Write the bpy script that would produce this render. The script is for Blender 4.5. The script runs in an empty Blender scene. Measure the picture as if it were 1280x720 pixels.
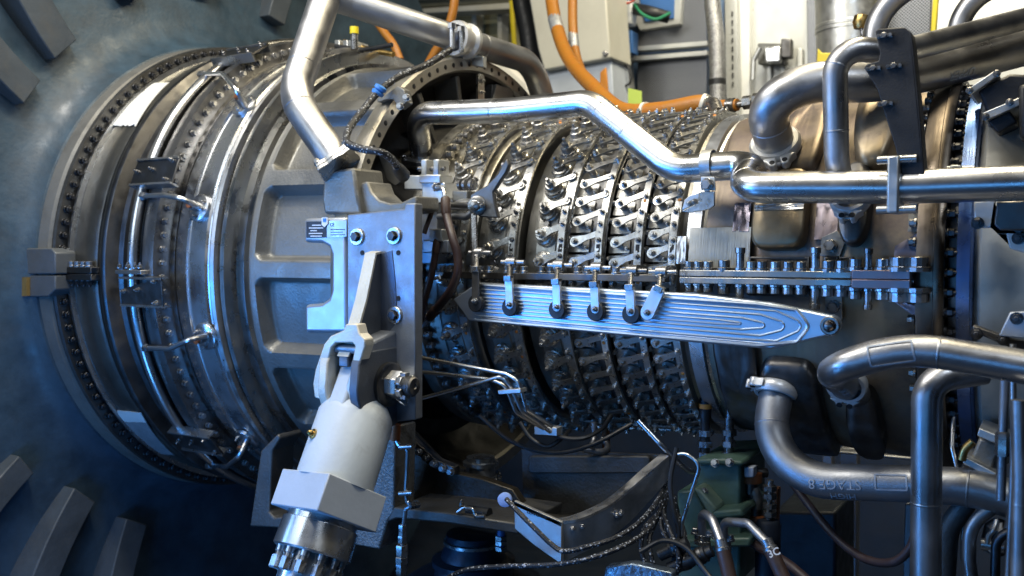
import bpy, math, random
from mathutils import Vector, Matrix
random.seed(7)
C = bpy.context.scene.collection
F, TH, PIT, CAMH, D = 1150.0, .5395, -.0395, .06, 2.5
PI = math.pi
V = Vector
# ------------------------------------------------------------------ pixel -> place (the engine axis is the line y = D, z = 0)
def ray(px, py):
    x, y = (px-640)/F, (360-py)/F
    c, s = math.cos(PIT), math.sin(PIT)
    u = c*y+s; w = -s*y+c
    return V((math.cos(TH)*x-math.sin(TH)*w, math.sin(TH)*x+math.cos(TH)*w, u))
CAM = V((0, 0, CAMH))
def at(px, py, y):
    d = ray(px, py); return CAM+d*(y/d.y)
def atX(px, py, x):
    d = ray(px, py); return CAM+d*(x/d.x)
def onR(px, py, R):
    d = ray(px, py); a = d.y*d.y+d.z*d.z; b = 2*(-D*d.y+CAMH*d.z); c = D*D+CAMH*CAMH-R*R
    q = b*b-4*a*c
    t = (-b-math.sqrt(max(q, 0)))/(2*a)
    return CAM+d*t
def cyl(x, R, deg):
    a = math.radians(deg); return V((x, D-R*math.cos(a), R*math.sin(a)))
def zc(p): return -math.sin(TH)*p.x+math.cos(TH)*p.y
def pxr(w, p): return w*zc(p)/F/2          # radius in metres of something w px wide at p
def XR(px, R, py=345): return onR(px, py, R).x
def rad_frame(x, R, deg):                  # z axis = outward normal, x axis = engine axis, y axis = circumference
    a = math.radians(deg); n = V((0, -math.cos(a), math.sin(a))); t = V((0, math.sin(a), math.cos(a)))
    m = Matrix((( 1, 0, 0, x), (0, t.y, n.y, 0), (0, t.z, n.z, 0), (0, 0, 0, 1)))
    p = cyl(x, R, deg); m.translation = p
    # right handed: x cross y = z ?
    if m.to_3x3().determinant() < 0:
        m = m @ Matrix.Diagonal((1, -1, 1, 1))
    return m
def frame(p, z, xhint=V((1, 0, 0))):
    z = z.normalized(); x = xhint-z*xhint.dot(z)
    if x.length < 1e-4: x = V((0, 0, 1))-z*z.z
    x.normalize(); y = z.cross(x)
    m = Matrix(((x.x, y.x, z.x, p.x), (x.y, y.y, z.y, p.y), (x.z, y.z, z.z, p.z), (0, 0, 0, 1)))
    return m
# ------------------------------------------------------------------ mesh building
class MB:
    def __init__(s): s.v = []; s.f = []
    def add(s, vs, fs, M=None):
        o = len(s.v)
        for p in vs:
            p = V(p); s.v.append(M @ p if M else p)
        for f in fs: s.f.append([i+o for i in f])
        return s
    def box(s, c, d, M=None, R=None):
        x, y, z = d[0]/2, d[1]/2, d[2]/2; c = V(c)
        vs = [V(p) for p in ((-x,-y,-z),(x,-y,-z),(x,y,-z),(-x,y,-z),(-x,-y,z),(x,-y,z),(x,y,z),(-x,y,z))]
        if R: vs = [R @ p for p in vs]
        return s.add([p+c for p in vs], [(3,2,1,0),(4,5,6,7),(0,1,5,4),(1,2,6,5),(2,3,7,6),(3,0,4,7)], M)
    def beam(s, a, b, w, h, up=V((0,0,1))):
        a, b = V(a), V(b); z = b-a; L = z.length; m = frame((a+b)/2, z, up)
        return s.box((0,0,0), (h, w, L), m)
    def prism(s, poly, h, M=None, z0=0.0):
        n = len(poly)
        A = sum(poly[i][0]*poly[(i+1)%n][1]-poly[(i+1)%n][0]*poly[i][1] for i in range(n))
        if A < 0: poly = poly[::-1]
        vs = [(p[0], p[1], z0) for p in poly]+[(p[0], p[1], z0+h) for p in poly]
        fs = [list(range(n))[::-1], list(range(n, 2*n))]+[(i, (i+1)%n, (i+1)%n+n, i+n) for i in range(n)]
        return s.add(vs, fs, M)
    def hull3(s, pts, off):                 # solid between a traced outline (3-D, front face) and the same outline moved by off
        n = len(pts); q = [V(p)+V(off) for p in pts]
        return s.add([V(p) for p in pts]+q, [list(range(n)), list(range(n, 2*n))[::-1]]+[(i, i+n, (i+1)%n+n, (i+1)%n) for i in range(n)])
    def cyl(s, a, b, r, r2=None, n=16):
        a, b = V(a), V(b); r2 = r if r2 is None else r2; m = frame(a, b-a); L = (b-a).length
        vs = [(r*math.cos(2*PI*i/n), r*math.sin(2*PI*i/n), 0) for i in range(n)]+[(r2*math.cos(2*PI*i/n), r2*math.sin(2*PI*i/n), L) for i in range(n)]
        fs = [list(range(n))[::-1], list(range(n, 2*n))]+[(i, (i+1)%n, (i+1)%n+n, i+n) for i in range(n)]
        return s.add(vs, fs, m)
    def turn(s, M, prof, n=20, cap=True):    # profile (r, z) turned about the z axis of M
        k = len(prof); vs = []
        for r, z in prof:
            vs += [(r*math.cos(2*PI*i/n), r*math.sin(2*PI*i/n), z) for i in range(n)]
        fs = [(j*n+i, j*n+(i+1)%n, (j+1)*n+(i+1)%n, (j+1)*n+i) for j in range(k-1) for i in range(n)]
        if cap: fs += [list(range(n))[::-1], list(range((k-1)*n, k*n))]
        return s.add(vs, fs, M)
    def ring(s, M, ri, ro, h, n=40):
        return s.turn(M, [(ri, 0), (ro, 0), (ro, h), (ri, h), (ri, 0)], n, False)
    def lathe(s, prof, a0=-180, a1=180, n=180):   # profile (x, R) about the engine axis
        full = abs(a1-a0-360) < 1e-6; m = n if full else n+1; k = len(prof); vs = []
        for x, R in prof:
            for i in range(m): vs.append(cyl(x, R, a0+(a1-a0)*i/n))
        fs = []
        for j in range(k-1):
            for i in range(n):
                i2 = (i+1)%m
                fs.append((j*m+i, (j+1)*m+i, (j+1)*m+i2, j*m+i2))
        return s.add(vs, fs)
    def tube(s, pts, r, n=14, cap=True):
        pts = [V(p) for p in pts]; k = len(pts); rs = r if isinstance(r, (list, tuple)) else [r]*k
        T = []
        for i in range(k):
            t = pts[min(i+1, k-1)]-pts[max(i-1, 0)]
            T.append(t.normalized() if t.length > 1e-9 else V((0,0,1)))
        u = T[0].orthogonal().normalized(); vs = []
        for i in range(k):
            u = (u-T[i]*u.dot(T[i])); u.normalize(); w = T[i].cross(u)
            for j in range(n):
                a = 2*PI*j/n; vs.append(pts[i]+(u*math.cos(a)+w*math.sin(a))*rs[i])
        fs = [(i*n+j, i*n+(j+1)%n, (i+1)*n+(j+1)%n, (i+1)*n+j) for i in range(k-1) for j in range(n)]
        if cap: fs += [list(range(n))[::-1], list(range((k-1)*n, k*n))]
        return s.add(vs, fs)
    def ball(s, c, r, n=12, sq=(1,1,1)):
        M = Matrix.Translation(c)
        prof = [(max(r*math.sin(PI*i/(n//2+2)), 1e-4), -r*math.cos(PI*i/(n//2+2))) for i in range(n//2+3)]
        k = len(s.v); s.turn(Matrix.Identity(4), prof, n)
        for i in range(k, len(s.v)):
            p = s.v[i]; s.v[i] = V((p.x*sq[0], p.y*sq[1], p.z*sq[2]))+V(c)
        return s
    def mesh(s, name, mat, sharp=35):
        me = bpy.data.meshes.new(name); me.from_pydata([tuple(p) for p in s.v], [], s.f)
        me.validate(); me.polygons.foreach_set('use_smooth', [True]*len(me.polygons))
        import bmesh
        bm = bmesh.new(); bm.from_mesh(me); bmesh.ops.recalc_face_normals(bm, faces=bm.faces); bm.to_mesh(me); bm.free()
        me.set_sharp_from_angle(angle=math.radians(sharp))
        if mat: me.materials.append(mat)
        return me
    def build(s, name, mat, parent=None, bevel=0, sharp=35, seg=2):
        return put(s.mesh(name, mat, sharp), name, parent, None, bevel, seg)
WORLD = {}
def put(me, name, parent=None, M=None, bevel=0, seg=2):
    o = bpy.data.objects.new(name, me); C.objects.link(o)
    M = M or Matrix.Identity(4)
    if parent:
        o.parent = parent; o.matrix_parent_inverse = WORLD[parent.name].inverted()
    o.matrix_basis = M
    WORLD[o.name] = M.copy()
    if bevel:
        b = o.modifiers.new('bevel', 'BEVEL'); b.width = bevel; b.segments = seg; b.limit_method = 'ANGLE'; b.angle_limit = math.radians(40)
        b.harden_normals = False
    return o
def thing(name, label, cat, loc, group=None):
    o = bpy.data.objects.new(name, None); C.objects.link(o); o.empty_display_size = .05
    o.location = loc; WORLD[o.name] = Matrix.Translation(V(loc))
    return tag(o, label, cat, group)
def tag(o, label, cat, group=None):
    o['label'] = label; o['category'] = cat
    if group: o['group'] = group
    return o
def struct(o, kind='structure'):
    o['kind'] = kind; return o
def fillet(P, rad, n=10):
    P = [V(p) for p in P]; out = [P[0]]
    for i in range(1, len(P)-1):
        r = rad[i-1] if isinstance(rad, (list, tuple)) else rad
        a = P[i-1]-P[i]; b = P[i+1]-P[i]; la, lb = a.length, b.length; a.normalize(); b.normalize()
        ang = a.angle(b)
        if ang > PI-.02: out.append(P[i]); continue
        t = r/math.tan(ang/2); t = min(t, la*.49 if i > 1 else la*.95, lb*.49 if i < len(P)-2 else lb*.95)
        r2 = t*math.tan(ang/2); c = P[i]+(a+b).normalized()*(r2/math.sin(ang/2))
        s0 = P[i]+a*t-c; s1 = P[i]+b*t-c; w = s0.angle(s1)
        for k in range(n+1):
            q = (s0*math.sin(w*(1-k/n))+s1*math.sin(w*k/n))/math.sin(w)
            out.append(c+q)
    out.append(P[-1]); return out
def spline(P, n=8):
    P = [V(p) for p in P]; out = []
    for i in range(len(P)-1):
        p0 = P[i-1] if i else P[0]*2-P[1]; p1, p2 = P[i], P[i+1]; p3 = P[i+2] if i+2 < len(P) else P[-1]*2-P[-2]
        for k in range(n):
            t = k/n
            out.append(.5*((2*p1)+(p2-p0)*t+(2*p0-5*p1+4*p2-p3)*t*t+(3*p1-p0-3*p2+p3)*t**3))
    out.append(P[-1]); return out
def rrect(x0, y0, x1, y1, r, n=5):
    out = []
    for cx, cy, a in ((x1-r, y1-r, 0), (x0+r, y1-r, 90), (x0+r, y0+r, 180), (x1-r, y0+r, 270)):
        for k in range(n+1):
            t = math.radians(a+90*k/n); out.append((cx+r*math.cos(t), cy+r*math.sin(t)))
    return out
# ------------------------------------------------------------------ materials
MATS = {}
def mat(name, col, metal=0.0, rough=.5, var=.25, scale=12, col2=None, bump=.15, bscale=60, turned=0, spec=.5, stretch=(1,1,1), rvar=.15, coat=0, dirt=0, dirtcol=(.03,.025,.02), rnd=0):
    m = bpy.data.materials.new(name); m.use_nodes = True; nt = m.node_tree; N = nt.nodes; L = nt.links
    b = N['Principled BSDF']; tc = N.new('ShaderNodeTexCoord'); mp = N.new('ShaderNodeMapping'); mp.inputs['Scale'].default_value = stretch
    L.new(tc.outputs['Object'], mp.inputs['Vector'])
    n1 = N.new('ShaderNodeTexNoise'); n1.inputs['Scale'].default_value = scale; n1.inputs['Detail'].default_value = 6; n1.inputs['Roughness'].default_value = .65
    L.new(mp.outputs[0], n1.inputs['Vector'])
    r = N.new('ShaderNodeValToRGB'); r.color_ramp.elements[0].position = .3; r.color_ramp.elements[1].position = .7
    c2 = col2 or tuple(c*(1-var) for c in col)
    r.color_ramp.elements[0].color = (*c2, 1); r.color_ramp.elements[1].color = (*col, 1)
    L.new(n1.outputs['Fac'], r.inputs['Fac']); last = r.outputs['Color']
    if dirt:
        n3 = N.new('ShaderNodeTexNoise'); n3.inputs['Scale'].default_value = 7; n3.inputs['Detail'].default_value = 8; n3.inputs['Roughness'].default_value = .7
        L.new(tc.outputs['Object'], n3.inputs['Vector'])
        r3 = N.new('ShaderNodeValToRGB'); r3.color_ramp.elements[0].position = .52; r3.color_ramp.elements[1].position = .72
        r3.color_ramp.elements[0].color = (0,0,0,1); r3.color_ramp.elements[1].color = (dirt,dirt,dirt,1)
        L.new(n3.outputs['Fac'], r3.inputs['Fac'])
        mx = N.new('ShaderNodeMix'); mx.data_type = 'RGBA'; mx.inputs['B'].default_value = (*dirtcol, 1)
        L.new(r3.outputs['Color'], mx.inputs['Factor']); L.new(last, mx.inputs['A']); last = mx.outputs['Result']
    if rnd:
        oi = N.new('ShaderNodeObjectInfo'); m2 = N.new('ShaderNodeMapRange'); m2.inputs['To Min'].default_value = 1-rnd; m2.inputs['To Max'].default_value = 1+rnd*.3; L.new(oi.outputs['Random'], m2.inputs['Value'])
        hs_ = N.new('ShaderNodeHueSaturation'); L.new(m2.outputs[0], hs_.inputs['Value']); L.new(last, hs_.inputs['Color']); last = hs_.outputs['Color']
    L.new(last, b.inputs['Base Color'])
    mr = N.new('ShaderNodeMapRange'); mr.inputs['From Min'].default_value = .3; mr.inputs['From Max'].default_value = .7
    mr.inputs['To Min'].default_value = min(1, rough+rvar); mr.inputs['To Max'].default_value = max(.05, rough-rvar*.6)
    n2 = N.new('ShaderNodeTexNoise'); n2.inputs['Scale'].default_value = scale*2.3; n2.inputs['Detail'].default_value = 5
    L.new(mp.outputs[0], n2.inputs['Vector']); L.new(n2.outputs['Fac'], mr.inputs['Value']); L.new(mr.outputs[0], b.inputs['Roughness'])
    b.inputs['Metallic'].default_value = metal
    b.inputs['Specular IOR Level'].default_value = spec
    if coat: b.inputs['Coat Weight'].default_value = coat; b.inputs['Coat Roughness'].default_value = .2
    if turned and metal > .5:
        tg = N.new('ShaderNodeTangent'); tg.direction_type = 'RADIAL'; tg.axis = 'X'; L.new(tg.outputs[0], b.inputs['Tangent']); b.inputs['Anisotropic'].default_value = .7
    if bump or turned:
        nb = N.new('ShaderNodeTexNoise'); nb.inputs['Scale'].default_value = bscale; nb.inputs['Detail'].default_value = 4
        if turned:
            mp2 = N.new('ShaderNodeMapping'); mp2.inputs['Scale'].default_value = (turned, .6, .6); L.new(tc.outputs['Object'], mp2.inputs['Vector']); L.new(mp2.outputs[0], nb.inputs['Vector']); nb.inputs['Scale'].default_value = 10
        else: L.new(tc.outputs['Object'], nb.inputs['Vector'])
        bu = N.new('ShaderNodeBump'); bu.inputs['Strength'].default_value = max(bump, .05); bu.inputs['Distance'].default_value = .004
        L.new(nb.outputs['Fac'], bu.inputs['Height']); L.new(bu.outputs[0], b.inputs['Normal'])
    MATS[name] = m; return m
STEEL  = mat('turned_steel', (.46,.45,.43), .92, .29, .3, 9, bump=.12, turned=14, dirt=.35)
BRIGHT = mat('bright_steel', (.60,.61,.62), .95, .27, .16, 9, bump=.05, turned=20, rvar=.08)
DARKST = mat('dark_steel', (.17,.165,.16), 1, .38, .4, 9, bump=.12, turned=8, dirt=.5)
BLACK  = mat('black_gap', (.012,.012,.013), .2, .6, .3, 20)
CAST   = mat('cast_grey', (.235,.23,.21), .55, .44, .3, 7, bump=.3, bscale=140, dirt=.45, dirtcol=(.10,.09,.075))
CASTDK = mat('cast_dark', (.13,.125,.115), .6, .5, .4, 7, bump=.35, bscale=120, dirt=.5)
RING   = mat('ring_steel', (.36,.35,.32), .9, .36, .3, 16, bump=.15, bscale=90, dirt=.4)
LEVER  = mat('lever_steel', (.62,.605,.56), .9, .30, .35, 30, bump=.1, bscale=150, rnd=.4, dirt=.4)
NUT    = mat('nut_steel', (.44,.43,.42), .9, .28, .3, 40, bump=.08, bscale=200, rnd=.45)
BOLTDK = mat('black_bolt', (.10,.10,.105), 1, .35, .3, 40, bump=.08, bscale=200)
PIPE   = mat('pipe_steel', (.45,.45,.46), .95, .35, .3, 6, bump=.08, bscale=220, dirt=.5, dirtcol=(.16,.15,.14))
PIPEB  = mat('polished_pipe', (.60,.60,.60), 1, .28, .12, 7, bump=.04, bscale=240, rvar=.05)
PIPEM  = mat('matte_pipe', (.36,.37,.39), .9, .42, .25, 5, bump=.1, bscale=240, dirt=.3, dirtcol=(.18,.18,.18))
ALU    = mat('aluminium', (.50,.57,.66), .9, .33, .12, 8, bump=.03, bscale=160, stretch=(.1,1,4), rvar=.06)  # blue tint puts the blue light on the beam into the metal's colour
ALUBLK = mat('machined_block', (.42,.45,.50), .7, .42, .1, 10, bump=.05, bscale=260, rvar=.06)
PLATE  = mat('blasted_plate', (.30,.32,.355), .7, .40, .3, 9, bump=.22, bscale=300, dirt=.5, dirtcol=(.13,.135,.14))
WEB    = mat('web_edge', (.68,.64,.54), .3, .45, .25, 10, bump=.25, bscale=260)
WHITE  = mat('white_paint', (.50,.55,.59), 0, .40, .14, 5, bump=.12, bscale=90, dirt=.75, dirtcol=(.24,.235,.225))
WHITEB = mat('grey_white_paint', (.43,.48,.55), 0, .42, .14, 6, bump=.10, bscale=90, dirt=.5, dirtcol=(.35,.35,.36))
HOUSE  = mat('blue_grey_paint', (.050,.088,.125), 0, .42, .55, 8, bump=.2, bscale=70, dirt=.6, dirtcol=(.045,.055,.065))
RIB    = mat('rib_paint', (.075,.09,.105), 0, .5, .35, 9, bump=.2, bscale=90, dirt=.6, dirtcol=(.10,.095,.085))
HOT    = mat('heat_tinted_steel', (.31,.25,.16), .7, .42, .3, 4, col2=(.14,.11,.11), bump=.12, turned=9, dirt=.8, dirtcol=(.06,.05,.06))
HOTB   = mat('blued_steel', (.25,.24,.30), 1, .3, .3, 6, col2=(.30,.24,.24), bump=.1, turned=9)
ORANGE = mat('orange_hose', (.36,.155,.02), 0, .42, .25, 30, bump=.3, bscale=160, col2=(.40,.14,.015))
BROWN  = mat('brown_hose', (.045,.027,.026), 0, .42, .25, 20, bump=.05, bscale=200)
RUBBER = mat('black_rubber', (.015,.016,.018), 0, .45, .3, 20, bump=.1)
TAPE   = mat('white_tape', (.80,.80,.76), 0, .6, .12, 20, bump=.3, bscale=60)
TAPES  = mat('silver_tape', (.5,.52,.54), .6, .5, .3, 40, bump=.4, bscale=90)
BPLATE = mat('black_plate', (.022,.022,.024), .3, .48, .25, 8, bump=.15, bscale=260)
BLUEC  = mat('blue_tie', (.05,.22,.62), 0, .4, .2, 30)
GREEN  = mat('green_paint', (.085,.15,.115), 0, .42, .2, 8, bump=.12, bscale=120, dirt=.4, dirtcol=(.03,.04,.035))
YELLOW = mat('yellow_paint', (.75,.60,.02), 0, .45, .12, 12)
LIME   = mat('lime_card', (.62,.80,.15), 0, .6, .08, 12)
RED    = mat('orange_dot', (.75,.28,.05), 0, .5, .1, 12)
CREAM  = mat('cream_panel', (.68,.66,.56), .1, .45, .15, 4, bump=.06, dirt=.3, dirtcol=(.45,.43,.36))
PANELW = mat('pale_panel', (.52,.53,.51), .3, .4, .15, 4, bump=.06, dirt=.3, dirtcol=(.4,.4,.38))
GALV   = mat('galvanised', (.60,.61,.60), .85, .38, .25, 14, bump=.08)
NAVY   = mat('shadowed_enclosure_paint', (.017,.028,.05), 0, .5, .3, 4, bump=.1, dirt=.3)  # dark blue panels, with mostly the shadow under the engine put into the colour
BLUEP  = mat('blue_painted_metal', (.04,.14,.38), 0, .4, .2, 6)
TEXTM  = mat('white_marker', (.75,.78,.82), 0, .7, .1, 30, bump=0)
INK    = mat('black_ink', (.02,.02,.025), 0, .5, .1, 30, bump=0)
BRASS  = mat('brass_fitting', (.55,.38,.14), 1, .3, .25, 20)
COPPER = mat('rust_ring', (.32,.11,.04), .4, .5, .3, 20)
def braid_mat(name, base, fleck, sc=260, dens=.62, metal=0):
    m = bpy.data.materials.new(name); m.use_nodes = True; N = m.node_tree.nodes; L = m.node_tree.links; b = N['Principled BSDF']
    tc = N.new('ShaderNodeTexCoord'); vo = N.new('ShaderNodeTexVoronoi'); vo.inputs['Scale'].default_value = sc
    L.new(tc.outputs['Object'], vo.inputs['Vector'])
    r = N.new('ShaderNodeValToRGB'); r.color_ramp.interpolation = 'CONSTANT'; r.color_ramp.elements[0].color = (*base, 1); r.color_ramp.elements[1].position = dens; r.color_ramp.elements[1].color = (*fleck, 1)
    sp = N.new('ShaderNodeSeparateColor'); L.new(vo.outputs['Color'], sp.inputs[0]); L.new(sp.outputs[0], r.inputs['Fac']); L.new(r.outputs[0], b.inputs['Base Color'])
    b.inputs['Roughness'].default_value = .45; b.inputs['Metallic'].default_value = metal
    bu = N.new('ShaderNodeBump'); bu.inputs['Strength'].default_value = .4; bu.inputs['Distance'].default_value = .003; L.new(vo.outputs['Distance'], bu.inputs['Height']); L.new(bu.outputs[0], b.inputs['Normal'])
    return m
BRAID = braid_mat('braided_sleeve', (.012,.013,.016), (.36,.38,.41), 300, .91)
STEELBRAID = braid_mat('steel_braid', (.5,.5,.5), (.25,.25,.25), 300, .5, .9)
def perf_mat():
    m = bpy.data.materials.new('perforated_sheet'); m.use_nodes = True; N = m.node_tree.nodes; L = m.node_tree.links; b = N['Principled BSDF']
    tc = N.new('ShaderNodeTexCoord'); mp = N.new('ShaderNodeMapping'); mp.inputs['Rotation'].default_value = (0, math.radians(45), 0); L.new(tc.outputs['Object'], mp.inputs[0])
    vo = N.new('ShaderNodeTexVoronoi'); vo.inputs['Scale'].default_value = 110; vo.inputs['Randomness'].default_value = 0; vo.feature = 'F1'; L.new(mp.outputs[0], vo.inputs['Vector'])
    r = N.new('ShaderNodeValToRGB'); r.color_ramp.elements[0].position = .33; r.color_ramp.elements[1].position = .38; r.color_ramp.elements[0].color = (.02,.022,.025,1); r.color_ramp.elements[1].color = (.24,.25,.27,1)
    L.new(vo.outputs['Distance'], r.inputs['Fac']); L.new(r.outputs[0], b.inputs['Base Color']); b.inputs['Metallic'].default_value = .6; b.inputs['Roughness'].default_value = .4
    return m
PERF = perf_mat()
# ------------------------------------------------------------------ shared small meshes (z up from the seat)
def m_hex(r, h, mat_, wash=1.25, stud=0):
    b = MB(); I = Matrix.Identity(4)
    if wash: b.turn(I, [(r*wash, -.002), (r*wash, h*.18), (r*wash*.96, h*.22)], 14)
    b.turn(I, [(r, h*.2), (r, h*.92), (r*.88, h)], 6)
    if stud: b.turn(I, [(r*.5, h), (r*.5, h+stud*.9), (r*.4, h+stud)], 10)
    return b.mesh('bolt', mat_, 30)
def m_12pt(r, h, mat_):
    b = MB(); I = Matrix.Identity(4); b.turn(I, [(r*1.22, -.002), (r*1.22, h*.22), (r, h*.3), (r, h*.95), (r*.9, h)], 12)
    return b.mesh('bolt', mat_, 25)
HEX = m_hex(.0085, .012, NUT); HEXD = m_hex(.0095, .014, BOLTDK, stud=.006); HEXS = m_hex(.006, .009, NUT, stud=.006)
HEXL = m_hex(.012, .016, NUT); PT12 = m_12pt(.0115, .02, NUT); PT12N = m_12pt(.010, .017, NUT)
def bolts_on(parent, mesh, mats, name='bolt'):
    for m in mats: put(mesh, name, parent, m)
XF = Matrix(((0,0,1,0),(0,1,0,0),(-1,0,0,0),(0,0,0,1)))    # z axis turned to +x
def axial(x, R, deg, s=1):                                # frame whose z axis is the engine axis
    p = cyl(x, R, deg); return frame(p, V((s, 0, 0)), V((0, 0, 1)))
def flange_bolts(parent, mesh, x, R, a0, a1, n, s=1, skip=None):
    for i in range(n):
        a = a0+(a1-a0)*i/(n-1)
        if skip and skip(a): continue
        put(mesh, 'bolt', parent, axial(x, R, a, s))
# ------------------------------------------------------------------ intake housing (painted casting on the left) with radial ribs
hs = thing('intake_housing', 'blue grey painted cast intake housing with radial ribs at left of the turbine', 'intake housing', (-3.0, D, -1.9))
MB().lathe([(-2.74,.66), (-2.71,.78), (-2.702,.80), (-2.715,.825), (-2.745,.84), (-2.775,.87), (-2.80,.94), (-2.815,1.1), (-2.84,1.45), (-2.86,1.9), (-3.1,1.95)], n=200).build('face', HOUSE, hs)
MB().lathe([(-2.71,.77), (-2.670,.785), (-2.662,.806), (-2.668,.815), (-2.71,.820)], n=200).build('lip', mat('lip_paint', (.20,.195,.18), .2, .42, .25, 9, bump=.15, dirt=.4), hs)
def rib(deg, r0, r1, w, h, lean):
    # curved blade: footprint along the radius, its flat outer end facing the engine
    b = MB(); n = 14; vs = []; fs = []
    for i in range(n+1):
        t = i/n; R = r0+(r1-r0)*t; a = deg+lean*t*t
        hh = h*(.72+.28*min(1, t*3))+.03; x0 = -2.86
        half = math.degrees(w/2/R)
        tp = .93
        vs += [cyl(x0, R, a-half), cyl(x0+hh, R, a-half*tp), cyl(x0+hh, R, a+half*tp), cyl(x0, R, a+half)]
    for i in range(n):
        for j in range(3): fs.append((i*4+j, i*4+j+1, i*4+j+5, i*4+j+4))
    fs += [(0,3,2,1), (n*4, n*4+1, n*4+2, n*4+3)]
    b.add(vs, fs); return b.build('rib', RIB, hs, .004)
for deg, r0, w, h, lean in ((35, .97, .105, .10, 14), (46, .985, .115, .11, 14), (66, 1.03, .10, .10, 12), (84, 1.04, .10, .10, 10), (104, 1.03, .10, .10, 8),
                      (-36, 1.03, .085, .09, -12), (-49, .985, .105, .11, -12), (-63, .99, .10, .11, -10), (20, 1.05, .09, .09, 8)):
    rib(deg, r0, 1.85, w, h, lean)
# split-line joint of the housing at axis height
b = MB(); b.hull3([at(px, py, 1.665) for px, py in ((-40,311),(64,310),(69,316),(69,342.5),(-40,343))], (0,.07,0)); b.hull3([at(px, py, 1.668) for px, py in ((-40,344.5),(69,344),(69,362),(60,371),(-40,372))], (0,.07,0))
b.build('joint_flange', mat('joint_paint', (.12,.13,.14), .2, .45, .25, 9, bump=.15, dirt=.5, dirtcol=(.14,.12,.09)), hs, .004)
MB().hull3([at(px, py, 1.655) for px, py in ((15,347),(33,346.5),(33,370),(15,371))], (0,.012,0)).build('shim', mat('ochre_shim', (.34,.22,.07), .3, .45, .4, 12), hs)
for (px, py, s) in ((20, 306, 1), (24, 375, -1), (-30, 306, 1)):
    p = at(px, py, 1.70)
    MB().turn(frame(p-V((0,0,.02*s)), V((0,0,s))), [(.034,0), (.034,.012), (.022,.014), (.022,.034), (.014,.036), (.014,.06)], 12).build('bolt', NUT, hs)
# ------------------------------------------------------------------ inlet case (rings and flanges left of the cast frame)
ic = thing('inlet_case', 'dark steel inlet case with two rings of black bolts beside the blue housing', 'engine casing', (-2.4, D, -.8))
MB().lathe([(-2.67,.70), (-2.655,.808), (-2.642,.816), (-2.632,.813), (-2.628,.772), (-2.60,.770), (-2.49,.768), (-2.49,.72)], n=200).build('flange', mat('inlet_flange', (.15,.148,.145), .85, .36, .3, 9, bump=.1, dirt=.5), ic)
MB().lathe([(-2.618,.765), (-2.616,.783), (-2.604,.785), (-2.60,.765)], n=200).build('lip', BRIGHT, ic)
MB().lathe([(-2.60,.769), (-2.59,.7715), (-2.55,.7715), (-2.545,.773), (-2.50,.773), (-2.49,.768)], n=200).build('barrel', mat('oiled_barrel', (.21,.20,.175), .85, .36, .4, 5, bump=.12, turned=8, dirt=.7, dirtcol=(.09,.08,.07)), ic)
MB().lathe([(-2.49,.74), (-2.487,.770), (-2.468,.772), (-2.462,.780), (-2.448,.787), (-2.438,.788), (-2.43,.784), (-2.424,.77), (-2.415,.75), (-2.40,.745), (-2.40,.73)], n=200).build('clamp_band', DARKST, ic)
MB().lathe([(-2.41,.74), (-2.38,.755), (-2.34,.755), (-2.335,.74), (-2.30,.735), (-2.295,.748), (-2.28,.75), (-2.272,.735), (-2.26,.73), (-2.22,.735), (-2.21,.70)], n=200).build('bellows', BLACK if False else mat('oily_bellows', (.07,.066,.06), .9, .34, .4, 9, bump=.1, turned=6), ic)
MB().lathe([(-2.268,.70), (-2.262,.785), (-2.225,.792), (-2.208,.790), (-2.203,.735), (-2.190,.733), (-2.19,.70)], n=200).build('rear_flange', mat('rear_flange_steel', (.22,.215,.21), .9, .3, .3, 9, bump=.1, dirt=.4), ic)
flange_bolts(ic, HEXD, -2.629, .794, -92, 105, 68, 1, lambda a: abs(a) < 2.2)
flange_bolts(ic, HEX, -2.203, .763, -92, 105, 66)
# axial joint strips
b = MB(); 
for s in (1, -1): b.box((-2.555, D-.78, .0105*s-.006), (.155, .035, .019))
b.build('joint_strip', DARKST, ic, .002)
for k in range(5):
    for s in (1, -1): put(PT12N if s > 0 else HEXD, 'bolt', ic, frame(V((-2.615+k*.028, D-.785, .02*s-.006)), V((0,0,s))))
# ------------------------------------------------------------------ intermediate case: bright turned band up to the cast frame's flange
tc_ = thing('transition_case', 'bright turned steel band between the two bolted flanges', 'engine casing', (-2.1, D, -.75))
MB().lathe([(-2.19,.71), (-2.187,.728), (-2.17,.74), (-2.165,.741), (-2.125,.744), (-2.123,.738), (-2.075,.738), (-2.073,.742), (-2.05,.742), (-2.045,.736), (-2.03,.732), (-2.03,.70)], n=220).build('band', BRIGHT, tc_)
MB().lathe([(-2.034,.70), (-2.032,.742), (-2.022,.748), (-2.012,.745), (-2.006,.73), (-2.002,.68)], n=220).build('flange', STEEL, tc_)
flange_bolts(tc_, HEXD, -2.008, .705, -92, 108, 56)
put(HEXD.copy(), 'bolt', tc_, axial(-2.008, .705, 110))
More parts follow.
